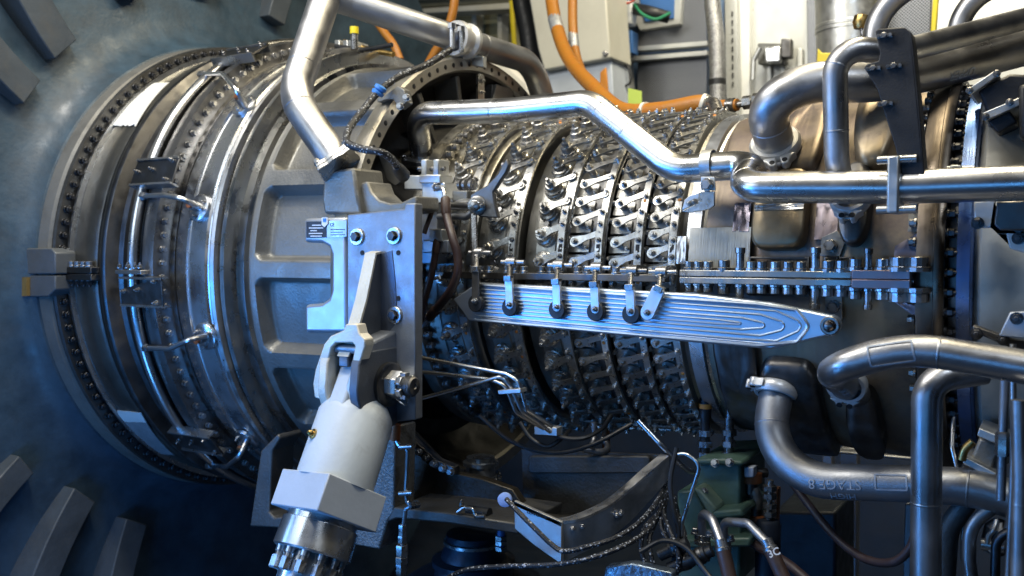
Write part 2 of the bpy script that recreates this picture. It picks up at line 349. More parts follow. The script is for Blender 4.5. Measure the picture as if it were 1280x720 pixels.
# ------------------------------------------------------------------ cast front frame with window recesses
ff = thing('frame_casting', 'grey cast front frame with rounded window recesses and a bolted rim', 'engine casing', (-1.8, D, -.7))
def frame_r(x, deg):
    R = .675+(.66-.675)*((x+1.99)/.37)
    # recess pockets
    k = math.floor((deg-1)/22.5); c = 1+22.5*(k+.5); u = (deg-c)*PI/180*.67; w = x+1.775
    hw = .128; hx = .155; rr = .03
    dx = abs(w)-(hx-rr); dy = abs(u)-(hw-rr-.02)
    dd = math.hypot(max(dx, 0), max(dy, 0))+min(max(dx, dy), 0)-rr
    t = max(0, min(1, (-dd)/.014)); t = t*t*(3-2*t)
    if x > -1.60: t = 0
    return R-.045*t
b = MB(); nx, na = 74, 620; xs = [-1.995+.375*i/nx for i in range(nx+1)]; vs = []; fs = []
for x in xs:
    for j in range(na+1):
        dg = -115+235*j/na; vs.append(cyl(x, frame_r(x, dg), dg))
m_ = na+1
for i in range(nx):
    for j in range(na): fs.append((i*m_+j, (i+1)*m_+j, (i+1)*m_+j+1, i*m_+j+1))
b.add(vs, fs).build('drum', CAST, ff, sharp=50)
MB().lathe([(-2.004,.62), (-2.000,.733), (-1.985,.733), (-1.982,.69), (-1.955,.688), (-1.95,.67)], n=220).build('flange', mat('frame_flange', (.42,.42,.41), 1, .28, .25, 9, bump=.1, turned=12), ff)
MB().lathe([(-1.66,.64), (-1.66,.662), (-1.645,.672), (-1.608,.674), (-1.600,.668), (-1.600,.632), (-1.612,.626)], n=220).build('rim', mat('rim_steel', (.50,.47,.41), .85, .36, .3, 9, bump=.12), ff)
MB().lathe([(-1.614,.63), (-1.64,.612), (-1.70,.59), (-1.74,.54), (-1.735,.49), (-1.70,.468), (-1.60,.455), (-1.55,.455)], n=200).build('dish', mat('dish_dark', (.09,.088,.085), .7, .45, .4, 9, bump=.15, dirt=.4), ff)
hole = MB().turn(Matrix.Identity(4), [(.0075,0), (.0075,.0015), (.005,.003)], 10).mesh('hole_disc', BOLTDK)
for i in range(46): put(hole, 'hole_disc', ff, axial(-1.6005, .649, 16+i*3.9))  # raised dark discs in place of the rim's holes, nothing is cut
def strut(deg, w=.02):                        # radial web inside the dish
    b = MB(); M = rad_frame(-1.66, .55, deg); b.box((0, 0, -.02), (.09, w, .17), M); return b
for dg in (58, 78, 98, 118, 138):
    st = strut(dg).build('web', CASTDK, ff, .004)
b = MB(); M = axial(-1.607, .55, 88); b.prism(rrect(-.075,-.018,.075,.018,.01), .008, M); per = b.build('perforated_strip', LEVER, ff)
for k in range(4): put(HEXS, 'bolt', ff, M @ Matrix.Translation((-.055+.036*k, 0, .007)))
b = MB(); M = axial(-1.615, .545, 104); b.prism([(-.09,-.06), (.08,-.06), (.08,.05), (.03,.07), (-.09,.03)], .01, M); b.build('gusset', CAST, ff, .002)
for dg in (113, 119):
    b = MB(); b.box((0,0,0), (.016, .03, .16), rad_frame(-1.60, .545, dg)); b.build('web', GALV, ff, .003)
# compressor front flange
cf = MB().lathe([(-1.56,.44), (-1.555,.488), (-1.535,.49), (-1.516,.488), (-1.512,.452), (-1.47,.448)], n=180).build('rear_flange', RING, ff)
flange_bolts(ff, PT12N, -1.513, .470, -88, 100, 46)
# concave saddle over the mount
sd = [(452,268),(446,238),(452,228),(459,226),(464,240),(474,250),(488,254),(503,252),(513,247),(520,244),(521,262),(505,266)]
MB().hull3([at(px, py, 1.86) for px, py in sd], (0,.10,0)).build('saddle', CAST, ff, .006, seg=3)
MB().hull3([at(px, py, 2.02) for px, py in ((473,196),(480,189),(488,194),(501,215),(503,226),(494,233),(484,226))], (0,.02,0)).build('tab', CAST, ff, .003)
# lug under the elbow pipe flange
lg = MB(); q = [(405,214), (442,209), (446,240), (452,268), (405,268), (402,250)]
pts = [at(x, y, 1.84) for x, y in q]; lg.hull3(pts, (0, .12, 0)); lg.build('lug', CAST, ff, .008)
# ------------------------------------------------------------------ compressor: six rows of vane levers
lev_cache = {}
def lever_mesh(L, big, s=1.0):
    # in rad_frame: x axis axial, y circumference, z out. spindle at origin, tip at (dx, dy)
    b = MB(); ang = math.radians(20); dx, dy = L*math.cos(ang), L*math.sin(ang)
    d = V((math.cos(ang), math.sin(ang), 0)); nrm = V((-d.y, d.x, 0)); z = .022*s; t = .005
    w0, w1 = .0135*s, .0075*s; poly = []
    for k in range(9):
        a = math.radians(100+160*k/8); poly.append(d*(w0*math.cos(a))+nrm*(w0*math.sin(a)))
    for k in range(9):
        a = math.radians(-90+180*k/8); poly.append(d*(L+w1*math.cos(a))+nrm*(w1*math.sin(a)))
    # waist
    poly.insert(18, d*(L*.45)+nrm*(w1*.9)); poly.insert(9, d*(L*.45)-nrm*(w1*.9))
    b.prism([(p.x, p.y) for p in poly], t, None, z)
    b.turn(Matrix.Translation((dx, dy, z)), [(.005*s,-.012), (.005*s,.006), (.0035*s,.008)], 8)
    return b.mesh('vane_lever', LEVER, 30)
SPIN = mat('spindle_steel', (.58,.56,.52), .8, .28, .3, 40, bump=.08, bscale=200, rnd=.5)
def spindle_mesh(big, s=1.0):
    b = MB(); I = Matrix.Identity(4)
    if big:
        b.turn(I, [(.0275,-.004), (.0275,.007), (.0245,.009), (.0235,.014), (.0175,.016), (.0175,.029), (.015,.031)], 20)
        b.turn(I, [(.0115,.031), (.0115,.041), (.0095,.043)], 6); b.turn(I, [(.0055,.043), (.0055,.053), (.004,.055)], 8)
    else:
        b.turn(I, [(.010*s,-.002), (.010*s,.021*s)], 14); b.turn(I, [(.0075*s,.027*s), (.0075*s,.035*s), (.006*s,.036*s)], 6)
        b.turn(I, [(.004*s,.036*s), (.004*s,.041*s)], 8)
    return b.mesh('spindle', SPIN, 30)
DOT = MB().turn(Matrix.Identity(4), [(.0045,.0), (.0045,.006), (.003,.007)], 8).mesh('marker', RED)
SCREW = m_hex(.0055, .009, SPIN, stud=.004)
PADS = mat('pad_steel', (.46,.45,.42), .8, .34, .3, 25, bump=.12, bscale=150, dirt=.3)
SPB, SPS = spindle_mesh(1), spindle_mesh(0)
def stage(name, label, x, R, x0, x1, xu, Ru, n, step, a_first, L, big, pads):
    root = thing(name, label, 'compressor stage', (x, D, -R), 'vane lever rows around the compressor')
    if pads: x0 += .008
    b = MB(); b.lathe([(x0,R-.05), (x0,R-.002), (x0+.006,R+.002), (x1-.006,R+.002), (x1,R-.002), (x1,R-.05)], n=180)
    if not pads:                         # a raised land under the big spindles
        b.lathe([(x-.03,R), (x-.027,R+.005), (x+.027,R+.005), (x+.03,R)], n=180)
    b.build('casing_ring', DARKST if pads else RING, root)
    if pads:
        b = MB()
        for i in range(n):
            a = a_first+step*i; M = rad_frame(x+.002, R+.001, a); w = math.radians(step)*R
            b.prism([(-.029,-w*.45), (.026,-w*.45), (.026,w*.26), (.010,w*.43), (-.029,w*.43)], .007, M)
        b.build('pad_row', PADS, root)
    hu = .0085 if pads else .012
    u = MB().lathe([(xu-hu,Ru-.007), (xu-hu,Ru), (xu+hu,Ru), (xu+hu,Ru-.007), (xu-hu,Ru-.007)], n=180).build('unison_ring', LEVER, root)
    lm = lever_mesh(L, big, 1.15 if big else 1.0); sp = SPB if big else SPS
    for i in range(n):
        a = a_first+step*i
        M = rad_frame(x, R+.006, a) @ Matrix.Rotation(random.uniform(-.05,.05), 4, 'Z')
        lv = put(lm, 'vane_lever', root, M); put(sp, 'spindle', lv, M @ Matrix.Rotation(random.uniform(0,3), 4, 'Z'))
        if pads:
            put(SCREW, 'screw', lv, M @ Matrix.Translation((-.026, .012, 0))); put(SCREW, 'screw', lv, M @ Matrix.Translation((.022, -.010, 0)))
        put(SCREW, 'bolt', u, rad_frame(xu+random.uniform(-.003,.003), Ru, a+step*random.uniform(.35,.6)))
        if random.random() < .13: put(DOT, 'marker', lv, M @ Matrix.Translation((L*.94+.003, L*.34-.017, .018)))
    if big:
        for i in range(n):
            if i % 2: put(HEX, 'bolt', root, rad_frame(x+.0, R+.003, a_first+step*(i+.5)))
    return root
stage('compressor_stage', 'leftmost compressor ring with tall spindles next to the cast front frame', -1.4364, 0.443, -1.5088, -1.3529, -1.373, 0.472, 19, 9.6, -78, 0.062, 1, 0)
stage('compressor_stage', 'second compressor ring, wide spindle nuts beside the bell crank plate', -1.2864, 0.437, -1.3448, -1.2239, -1.2168, 0.466, 20, 9.2, -83.4, 0.068, 1, 0)
stage('compressor_stage', 'compressor ring whose large round nuts show clear above the second link arm', -1.1396, 0.429, -1.2022, -1.0759, -1.0789, 0.458, 21, 8.6, -81.6, 0.062, 1, 0)
stage('compressor_stage', 'compressor ring with flat levers on square pads, left one of the three', -1.0461, 0.423, -1.0582, -0.9752, -0.9772, 0.452, 25, 6.6, -75, 0.068, 0, 1)
stage('compressor_stage', 'middle compressor ring of flat levers between two like it', -0.9381, 0.418, -0.9573, -0.8782, -0.8752, 0.447, 25, 6.5, -74, 0.063, 0, 1)
stage('compressor_stage', 'rightmost compressor ring, smallest levers beside the pipe bracket', -0.8419, 0.413, -0.8612, -0.7972, -0.7901, 0.442, 28, 5.7, -72.5, 0.053, 0, 1)
core = thing('compressor_core', 'black compressor casing seen in the gaps between the lever rings', 'engine casing', (-1.1, D, -.43))
MB().lathe([(-1.54,.37), (-1.53,.40), (-1.2,.385), (-.77,.365), (-.77,.35)], n=160).build('shell', BLACK, core)  # black shell that shows between the lever rings
# ------------------------------------------------------------------ helpers on the engine surface
def degR(px, py, R):
    p = onR(px, py, R); return math.degrees(math.atan2(p.z, D-p.y))
def cyc(px, py, R):
    p = onR(px, py, R); return p.x, math.degrees(math.atan2(p.z, D-p.y))
def blister(x0, x1, a0, a1, R, h, rx=.5, n=22, p=4.0, sink=.004, taper=1.0):
    # rounded raised pad on the casing: super-ellipse plan, rounded shoulder
    b = MB(); vs = []; fs = []
    xc, ac, hx, ha = (x0+x1)/2, (a0+a1)/2, (x1-x0)/2, (a1-a0)/2
    rings_ = [(1.0, -sink), (1.0, h*.45), (.985, h*.75), (.95, h*.93), (.88, h), (.5, h*1.02), (.02, h*1.02)]
    N = 48
    for s, z in rings_:
        for i in range(N):
            t = 2*PI*i/N; c, sn = math.cos(t), math.sin(t)
            u = math.copysign(abs(c)**(2/p), c)*s; v = math.copysign(abs(sn)**(2/p), sn)*s
            vs.append(cyl(xc+hx*u, R+z, ac+ha*v))
    for j in range(len(rings_)-1):
        for i in range(N): fs.append((j*N+i, j*N+(i+1)%N, (j+1)*N+(i+1)%N, (j+1)*N+i))
    fs.append([(len(rings_)-1)*N+i for i in range(N)])
    return b.add(vs, fs)
def patch(corners, R, nx=8, ny=8, th=.002, ragged=0):
    # corners: four (x, deg): a sheet lying on the casing
    b = MB(); vs = []; fs = []
    for k, RR in ((0, R), (1, R+th)):
        for i in range(nx+1):
            for j in range(ny+1):
                u, v = i/nx, j/ny
                e = lambda q: corners[0][q]*(1-u)*(1-v)+corners[1][q]*u*(1-v)+corners[2][q]*u*v+corners[3][q]*(1-u)*v
                x, a = e(0), e(1)
                if ragged and (j in (0, ny)): a += random.uniform(-1, 1)*ragged
                vs.append(cyl(x, RR+ (random.uniform(-.0008,.0012) if k else 0), a))
    m = (nx+1)*(ny+1)
    for k in (0, 1):
        for i in range(nx):
            for j in range(ny):
                q = [k*m+i*(ny+1)+j, k*m+(i+1)*(ny+1)+j, k*m+(i+1)*(ny+1)+j+1, k*m+i*(ny+1)+j+1]
                fs.append(q if k else q[::-1])
    edge = [i*(ny+1) for i in range(nx+1)]+[nx*(ny+1)+j for j in range(1, ny+1)]+[i*(ny+1)+ny for i in range(nx-1, -1, -1)]+[j for j in range(ny-1, 0, -1)]
    for i in range(len(edge)):
        a, c = edge[i], edge[(i+1)%len(edge)]; fs.append((a, c, c+m, a+m))
    return b.add(vs, fs)
# ------------------------------------------------------------------ combustor case
cc = thing('combustor_case', 'heat tinted brown combustor casing with a bolted joint along its middle', 'engine casing', (-.5, D, -.45))
MB().lathe([(-.80,.38), (-.795,.432), (-.782,.437), (-.778,.424), (-.768,.422), (-.762,.40)], n=180).build('front_flange', RING, cc)
MB().lathe([(-.767,.40), (-.765,.430), (-.732,.431), (-.730,.420), (-.722,.418), (-.71,.39)], n=180).build('silver_band', BRIGHT, cc)
MB().lathe([(-.732,.39), (-.722,.420), (-.66,.426), (-.655,.428), (-.58,.432), (-.47,.440), (-.40,.447), (-.30,.449), (-.262,.449), (-.255,.44), (-.25,.40)], n=200).build('barrel', HOT, cc)
MB().lathe([(-.262,.43), (-.258,.466), (-.238,.470), (-.226,.470), (-.224,.474), (-.212,.474), (-.205,.470), (-.204,.42)], n=200).build('rear_flange', mat('brown_flange', (.20,.165,.13), 1, .33, .4, 7, bump=.1, turned=8, dirt=.6, dirtcol=(.06,.05,.06)), cc)
flange_bolts(cc, HEXD, -.203, .449, -70, 95, 33)
for i in range(33): put(HEX, 'bolt', cc, axial(-.262, .460, -60+i*5.0, -1))
put(MB().mesh('x', None), 'probe', cc) if False else None
# split-line flange
fy = at(1000, 348, 2.0).z
zt, zb = at(1000, 339, 1.995).z, at(1000, 357, 1.995).z; zm = (zt+zb)/2
b = MB(); xA, xB, xC = onR(849, 348, .50).x, onR(1064, 348, .50).x, -.262
b.box(((xA+xB)/2, D-.455, (zm+zt)/2+.0005), (xB-xA, .09, zt-zm-.001)); b.box(((xA+xB)/2, D-.455, (zm+zb)/2-.0005), (xB-xA, .09, zm-zb-.001))
b.build('joint_flange', STEEL, cc, .0015)
b = MB(); b.box(((xB+xC)/2, D-.458, (zm+zt)/2+.002), (xC-xB-.001, .09, zt-zm+.004)); b.box(((xB+xC)/2, D-.458, (zm+zb)/2-.002), (xC-xB-.001, .09, zm-zb+.004))
b.build('tinted_flange', mat('purple_tint', (.34,.255,.25), 1, .3, .3, 4, col2=(.20,.18,.24), bump=.1), cc, .002)
def m_stud(r, L, name='bolt'):
    b = MB(); I = Matrix.Identity(4)
    b.turn(I, [(r*1.1,0), (r*1.1,L*.12), (r*.8,L*.14), (r*.8,L*.75), (r,L*.77), (r,L), (r*.8,L*1.02)], 12); return b.mesh(name, NUT, 25)
TALL = m_stud(.0115, .050); TALLB = m_stud(.0095, .044)
for px, kind in ((862,0),(873,0),(885,0),(905,2),(925,1),(939,0),(952,0),(969,0),(985,0),(1001,0),(1019,1),(1035,2),(1052,2),(1069,2),(1085,3),(1103,2),(1124,4),(1147,4)):
    x = onR(px, 345, .485).x
    for s in (1, -1):
        z = (zt if s > 0 else zb)+(.004*s if px > 1062 else 0)
        M = frame(V((x, D-.485, z)), V((0,0,s)))
        if kind == 0: me = PT12
        elif kind == 1: me = TALL
        elif kind == 3: me = TALLB
        elif kind == 2: me = PT12; M = M @ Matrix.Scale(1.15, 4)
        else: me = PT12; M = M @ Matrix.Diagonal((1.75, 1.75, 1.35, 1))
        put(me, 'bolt', cc, M)
# blisters, ports and pads of the casing
def cbox(q, R):   # pixel box -> casing window
    (x0, y0, x1, y1) = q
    return onR(x0, (y0+y1)/2, R).x, onR(x1, (y0+y1)/2, R).x, degR((x0+x1)/2, y1, R), degR((x0+x1)/2, y0, R)
q = cbox((940, 226, 1008, 311), .47); blister(q[0], q[1], q[2], q[3]+4, .44, .040, p=5).build('blister', mat('brown_blister', (.27,.21,.13), .8, .36, .3, 7, bump=.1, dirt=.4), cc, sharp=50)
q = cbox((940, 255, 1008, 262), .482); patch([(q[0]+.006,q[2]), (q[1]-.006,q[2]), (q[1]-.006,q[3]), (q[0]+.006,q[3])], .4805, th=.003).build('weld_bead', STEEL, cc)
q = cbox((1046, 225, 1087, 306), .48); blister(q[0], q[1], q[2], q[3]+6, .445, .04, p=2.6).build('port_boss', DARKST, cc, sharp=50)
for (x0, x1, a0, a1, h, p_) in ((-.405, -.305, 30, 86, .065, 3), (-.575, -.47, 32, 92, .03, 5), (-.41, -.335, -62, -30, .05, 2.8), (-.60, -.46, -78, -24, .03, 5), (-.70, -.62, 34, 60, .012, 6), (-.70,-.60,-60,-12,.012,6)):
    blister(x0, x1, a0, a1, .44, h, p=p_).build('blister', HOT if a0 > 0 else DARKST, cc, sharp=50)
for q, m_, h in (((846, 296, 858, 330), BRIGHT, .004), ((862, 285, 938, 335), mat('machined_pad', (.50,.48,.42), .5, .40, .3, 10, bump=.2, turned=30), .003), ((918, 255, 938, 290), HOTB, .004), ((1020, 252, 1048, 300), HOTB, .004), ((1136, 248, 1160, 290), RING, .003)):
    w_ = cbox(q, .445); patch([(w_[0],w_[2]), (w_[1],w_[2]), (w_[1],w_[3]), (w_[0],w_[3])], .4425, th=h+.004).build('pad', m_, cc)
for q in (((1117,333),(1158,333),(1158,286),(1119,308)), ((1114,374),(1158,405),(1158,372),(1114,368))):
    patch([cyc(*p, .453) for p in q], .449, th=.008).build('gusset_plate', HOTB, cc)
def pocket(q, cc=cc):
    w_ = cbox(q, .45); b = MB()
    for (x0,x1,a0,a1) in ((w_[0],w_[1],w_[3]-.5,w_[3]), (w_[0],w_[1],w_[2],w_[2]+.5), (w_[0],w_[0]+.004,w_[2],w_[3]), (w_[1]-.004,w_[1],w_[2],w_[3])):
        M = patch([(x0,a0),(x1,a0),(x1,a1),(x0,a1)], .440, 3, 3, th=.012); b.add(M.v, M.f)
    return b.build('pocket_frame', DARKST, cc)
for q in ((936,321,1011,337), (1030,321,1047,337), (1049,321,1066,337), (935,362,1012,370)): pocket(q)
w_ = cyc(1038, 308, .455); M = rad_frame(w_[0], .447, w_[1]); b = MB(); b.prism([(-.022,-.02), (.02,-.022), (.03,.01), (.012,.035), (-.02,.02)], .007, M); b.build('tab', RING, cc, .001)
put(HEXL, 'bolt', cc, M @ Matrix.Translation((0,0,.007)))
M = rad_frame(*(lambda t: (t[0], .447, t[1]))(cyc(1042, 383, .455))); MB().prism(rrect(-.018,-.03,.018,.03,.004), .009, M).build('tab', RING, cc, .001); put(HEXL, 'bolt', cc, M @ Matrix.Translation((0,.0,.009)))
# ------------------------------------------------------------------ turbine rear frame at the right edge
tr = thing('turbine_case', 'scuffed cream steel turbine casing at the right edge behind the blued band', 'engine casing', (.2, D, -.45))
MB().lathe([(-.204,.40), (-.2,.438), (-.188,.44), (-.178,.441)], n=200).build('neck', DARKST, tr)
MB().lathe([(-.186,.42), (-.184,.452), (-.16,.454), (-.155,.448), (-.15,.40)], n=200).build('blued_band', mat('blue_band', (.07,.17,.45), .9, .28, .4, 5, col2=(.16,.18,.24), bump=.08, turned=14), tr)
MB().lathe([(-.155,.43), (-.14,.446), (-.11,.447), (-.09,.435), (.0,.43), (.25,.43), (.6,.44), (.9,.44)], n=200).build('barrel', mat('scuffed_cream', (.56,.53,.45), .35, .42, .35, 5, bump=.15, dirt=.7, dirtcol=(.16,.14,.11), stretch=(1,1,.4)), tr)
def plate_px(name, pts, y, th, m_, parent, holes=(), bev=.003):
    P = [at(px, py, y) for px, py in pts]; b = MB(); b.hull3(P, (0, th, 0)); o = b.build(name, m_, parent, bev)
    for hx, hy in holes: put(HEXD, 'bolt', parent, frame(at(hx, hy, y), V((0,-1,0))))
    return o
bk = thing('sensor_bracket', 'pale folded steel bracket with black bolts on the casing at right edge', 'bracket', at(1250, 320, 2.0))
plate_px('plate', [(1217,252),(1245,250),(1240,283),(1248,290),(1300,290),(1300,322),(1262,311),(1256,285),(1218,285)], 2.0, .02, mat('pale_steel', (.62,.61,.57), .35, .42, .2, 12), bk, ((1222,279),(1258,271),(1273,283),(1273,298)))
plate_px('fold', [(1246,252),(1300,250),(1300,288),(1250,288),(1242,280)], 1.97, .012, DARKST, bk)
b2 = thing('corner_bracket', 'grey angled bracket with two bolts above the lower right pipe', 'bracket', at(1250, 425, 1.98))
plate_px('strap', [(1216,406),(1270,425),(1290,428),(1290,440),(1268,437),(1214,414)], 1.98, .03, DARKST, b2, ((1221,417),(1254,424)))
plate_px('upright', [(1262,390),(1300,388),(1300,426),(1248,420)], 1.96, .02, ALUBLK, b2, ((1271,398),))
b3 = thing('sensor_housing', 'black sensor box strapped between two steel plates at upper right', 'sensor', at(1250, 130, 2.15))
MB().hull3([at(*p, 2.1) for p in ((1222,112),(1262,92),(1300,94),(1300,128),(1234,142))], (0,.14,0)).build('body', BPLATE, b3, .006)
MB().hull3([at(*p, 2.08) for p in ((1208,112),(1243,88),(1250,93),(1214,118))], (0,.16,0)).build('clamp_plate', GALV, b3, .002)
MB().hull3([at(*p, 2.08) for p in ((1228,141),(1276,121),(1279,130),(1231,151))], (0,.16,0)).build('clamp_plate', GALV, b3, .002)
MB().hull3([at(*p, 2.1) for p in ((1234,152),(1262,138),(1272,152),(1248,167))], (0,.12,0)).build('lower_body', BPLATE, b3, .004)
MB().hull3([at(*p, 2.04) for p in ((1273,105),(1300,105),(1300,182),(1274,172))], (0,.1,0)).build('cover', BPLATE, b3, .008)
for px, py in ((1212,113),(1246,92),(1232,146),(1262,128)): put(HEXS, 'bolt', b3, frame(at(px,py,2.08), V((0,-1,0))))
b4 = thing('flange_fitting', 'small square steel fitting on the bolted rear flange above the long pipe', 'fitting', at(1195, 210, 2.05))
MB().hull3([at(*p, 2.02) for p in ((1187,206),(1202,206),(1203,218),(1188,218))], (0,.05,0)).build('block', GALV, b4, .003)
MB().cyl(at(1184,212,2.04), at(1218,212,2.04), .008).build('pin', NUT, b4)
MB().hull3([at(*p, 2.0) for p in ((1187,243),(1200,243),(1200,252),(1187,252))], (0,.05,0)).build('lower_block', GALV, b4, .003)
# ------------------------------------------------------------------ mount bracket bolted to the cast frame
YP = 1.72
mb = thing('mount_bracket', 'big grey machined mount bracket with a clevis bolted to the cast frame', 'mount bracket', at(480, 525, 1.75))
def A(pts, y=YP): return [at(px, py, y) for px, py in pts]
MB().hull3(A([(434,268),(505,261),(507,254),(519,254),(519,525),(496,527),(462,522),(440,505),(434,440)]), (0,.030,0)).build('front_plate', PLATE, mb, .003)
MB().hull3(A([(436,268),(494,262),(494,515),(436,500)], YP+.032), (-.01,.10,0)).build('back_block', CASTDK, mb, .004)
MB().hull3(A([(380,273),(432,271),(434,416),(381,416),(381,381),(402,379),(411,373),(414,362),(414,318),(411,309),(402,304),(380,303)], YP+.012), (0,.11,0)).build('side_wing', ALUBLK, mb, .009, seg=3)
def facing(px, py, y=YP): return frame(at(px, py, y), V((0,-1,0)))
WASH = MB().turn(Matrix.Identity(4), [(.021,-.002), (.021,.004), (.0195,.006), (.0125,.006)], 24, False).mesh('washer', BRIGHT)
HEXM = m_hex(.0118, .016, BOLTDK, 0)
for px, py in ((447,296),(493,295),(494,394)):
    o = put(HEXM, 'bolt', mb, facing(px, py)); put(WASH, 'washer', o, facing(px, py))
DIMPLE = MB().turn(Matrix.Identity(4), [(.0062,.0), (.0062,.0012), (.0045,.0014)], 12).mesh('screw_hole', BLACK)
for px, py in ((453,316),(498,316),(498,373)): put(DIMPLE, 'screw_hole', mb, facing(px, py))
SIDE = mat('shaded_blasted_side', (.13,.145,.17), .6, .45, .25, 9, bump=.22, bscale=300)  # shade of the right-facing web and clevis faces put into a darker colour
# web from the plate to the clevis: a plate whose normal is the engine axis
X0 = -1.408
def YZ(px, py, x): p = atX(px, py, x); return (p.y, p.z)
def plateX(prof, x, th):                   # prof in (y, z)
    b = MB(); n = len(prof)
    return b.hull3([V((x-th/2, y, z)) for y, z in prof], (th, 0, 0))
pin = V((X0, 1.686, at(483, 480, 1.686).z))
zt0 = at(470, 315, YP).z; z1 = at(452, 375, 1.665).z; z2 = at(437, 425, 1.625).z
plateX([(1.722, zt0), (1.70, zt0-.004), (1.664, z1), (1.624, z2), (1.60, z2-.035), (1.60,z2-.06), (1.73, z2-.06)], X0, .028).build('web', SIDE, mb, .003)
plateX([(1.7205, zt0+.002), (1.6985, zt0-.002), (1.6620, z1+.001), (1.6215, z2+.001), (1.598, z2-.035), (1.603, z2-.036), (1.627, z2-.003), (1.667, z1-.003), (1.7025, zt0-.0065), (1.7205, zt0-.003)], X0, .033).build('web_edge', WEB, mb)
def clevis(x):
    c = pin; prof = [(1.735, z2-.02), (1.60, z2-.022), (1.585, z2-.05), (1.581, z2-.09)]
    for k in range(13):
        a = math.radians(180+15*k*.85); prof.append((c.y+.108*math.cos(a), c.z+.105*math.sin(a)))
    prof.append((1.735, c.z-.06))
    return plateX(prof, x, .026)
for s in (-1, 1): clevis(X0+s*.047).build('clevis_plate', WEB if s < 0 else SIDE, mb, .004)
fk = [(432,405),(429,413),(413,420),(405,430),(394,462),(391,480),(393,497),(402,500),(402,488),(405,470),(414,434),(419,428.5),(440,428.5),(443.5,432),(440,455),(432.5,482),(432,508),(441,516),(443,490),(446,465),(456,433),(456,424),(449,417),(446,405)]
MB().hull3([at(px, py, 1.590) for px, py in fk], (0,.032,0)).build('fork_face', WEB, mb, .003)
b = MB(); b.hull3([V((X0-.058, y, z)) for y, z in ((1.735, z2+.02), (1.640, z2+.0), (1.600, z2-.012), (1.604, z2-.030), (1.735, z2-.030))], (.116, 0, 0)); b.build('clevis_bridge', PLATE, mb, .008, seg=3)
# dark sheet, shade put into its colour, for the recess right of the web
MB().hull3(A([(473,318),(490,313),(494,350),(496,385),(494,405),(486,415),(466,417),(452,412)], YP-.0015), (0,.004,0)).build('recess_shade_sheet', mat('recess_shade', (.12,.14,.18), .8, .42, .3, 9, bump=.2, bscale=260), mb, .001)
# pin with castellated nut
pn = MB(); MX = frame(pin+V((.060,0,0)), V((1,0,0)))
pn.turn(MX, [(.052,0), (.052,.010), (.047,.013)], 32); pn.build('pin_washer', DARKST, mb)
nb = MB(); nb.turn(MX, [(.034,.012), (.034,.040), (.031,.044)], 6); 
for k in range(6):
    nb.box((0,0,0), (.014,.018,.016), MX @ Matrix.Rotation(k*PI/3, 4, 'Z') @ Matrix.Translation((.024,0,.050)))
nb.build('castle_nut', BRIGHT, mb, .0015)
sb = MB(); sb.turn(MX, [(.0225,.010), (.0225,.075), (.0195,.079), (.006,.0795), (.004,.077)], 24)
for k in range(6): sb.turn(MX @ Matrix.Translation((0,0,.052+.004*k)), [(.0225,0), (.0236,.001), (.0225,.002)], 24, False)
sb.build('threaded_pin', DARKST, mb)
lw = spline([pin+V((.095,-.012,-.03)), pin+V((.110,.0,-.045)), pin+V((.100,.022,-.040)), pin+V((.09,.03,-.02))]); MB().tube(lw, .002, 6).build('lock_wire', BRIGHT, mb)
# nameplate with its small print
def text_mesh(body, size, extr=.0004, bold=0):
    cu = bpy.data.curves.new('t', 'FONT'); cu.body = body; cu.size = size; cu.extrude = extr; cu.align_x = 'CENTER'; cu.align_y = 'CENTER'; cu.resolution_u = 3; cu.offset = bold
    ob = bpy.data.objects.new('t', cu); C.objects.link(ob); dg = bpy.context.evaluated_depsgraph_get(); dg.update()
    me = bpy.data.meshes.new_from_object(ob.evaluated_get(dg)); bpy.data.objects.remove(ob); bpy.data.curves.remove(cu); return me
YN = YP+.012
pl = thing('nameplate', 'black and grey maker plate with white rules and small CE mark on the mount bracket', 'nameplate', at(408, 297, YN))
MB().hull3(A([(383,277),(408,276.5),(408,297),(383,297.5)], YN-.003), (0,.003,0)).build('black_panel', INK, pl)
MB().hull3(A([(408.6,276.3),(433,275.6),(433,295.5),(408.6,297)], YN-.0032), (0,.003,0)).build('grey_panel', mat('plate_grey', (.45,.48,.52), .8, .35, .1), pl)
b = MB()
for k, (x0, x1) in enumerate(((390,401),(386,404),(388,396),(386,403),(388,402))):
    y = 281+k*3.4; b.hull3(A([(x0,y),(x1,y-.1),(x1,y+1.1),(x0,y+1.2)], YN-.0042), (0,.001,0))
b.build('printed_lines', TEXTM, pl)
b = MB()
for k, (x0, x1) in enumerate(((413,431),(413,428),(413,431))):
    y = 286.5+k*3.3; b.hull3(A([(x0,y),(x1,y-.2),(x1,y+.8),(x0,y+1.0)], YN-.0042), (0,.0008,0))
b.build('printed_lines', INK, pl)
me = text_mesh('CE', .0125); me.materials.append(INK); put(me, 'mark', pl, frame(at(415, 281, YN-.0036), V((0,-1,0))))
dc = MB().hull3(A([(402,272),(409,271.7),(409.5,280),(405.5,284),(402,281)], YN-.0062), (0,.0012,0)).build('cap_label', TEXTM, pl); MB().hull3(A([(403.5,273),(407.5,272.8),(407.5,277),(403.5,277)], YN-.0072), (0,.0008,0)).build('emblem', BLUEC, dc)
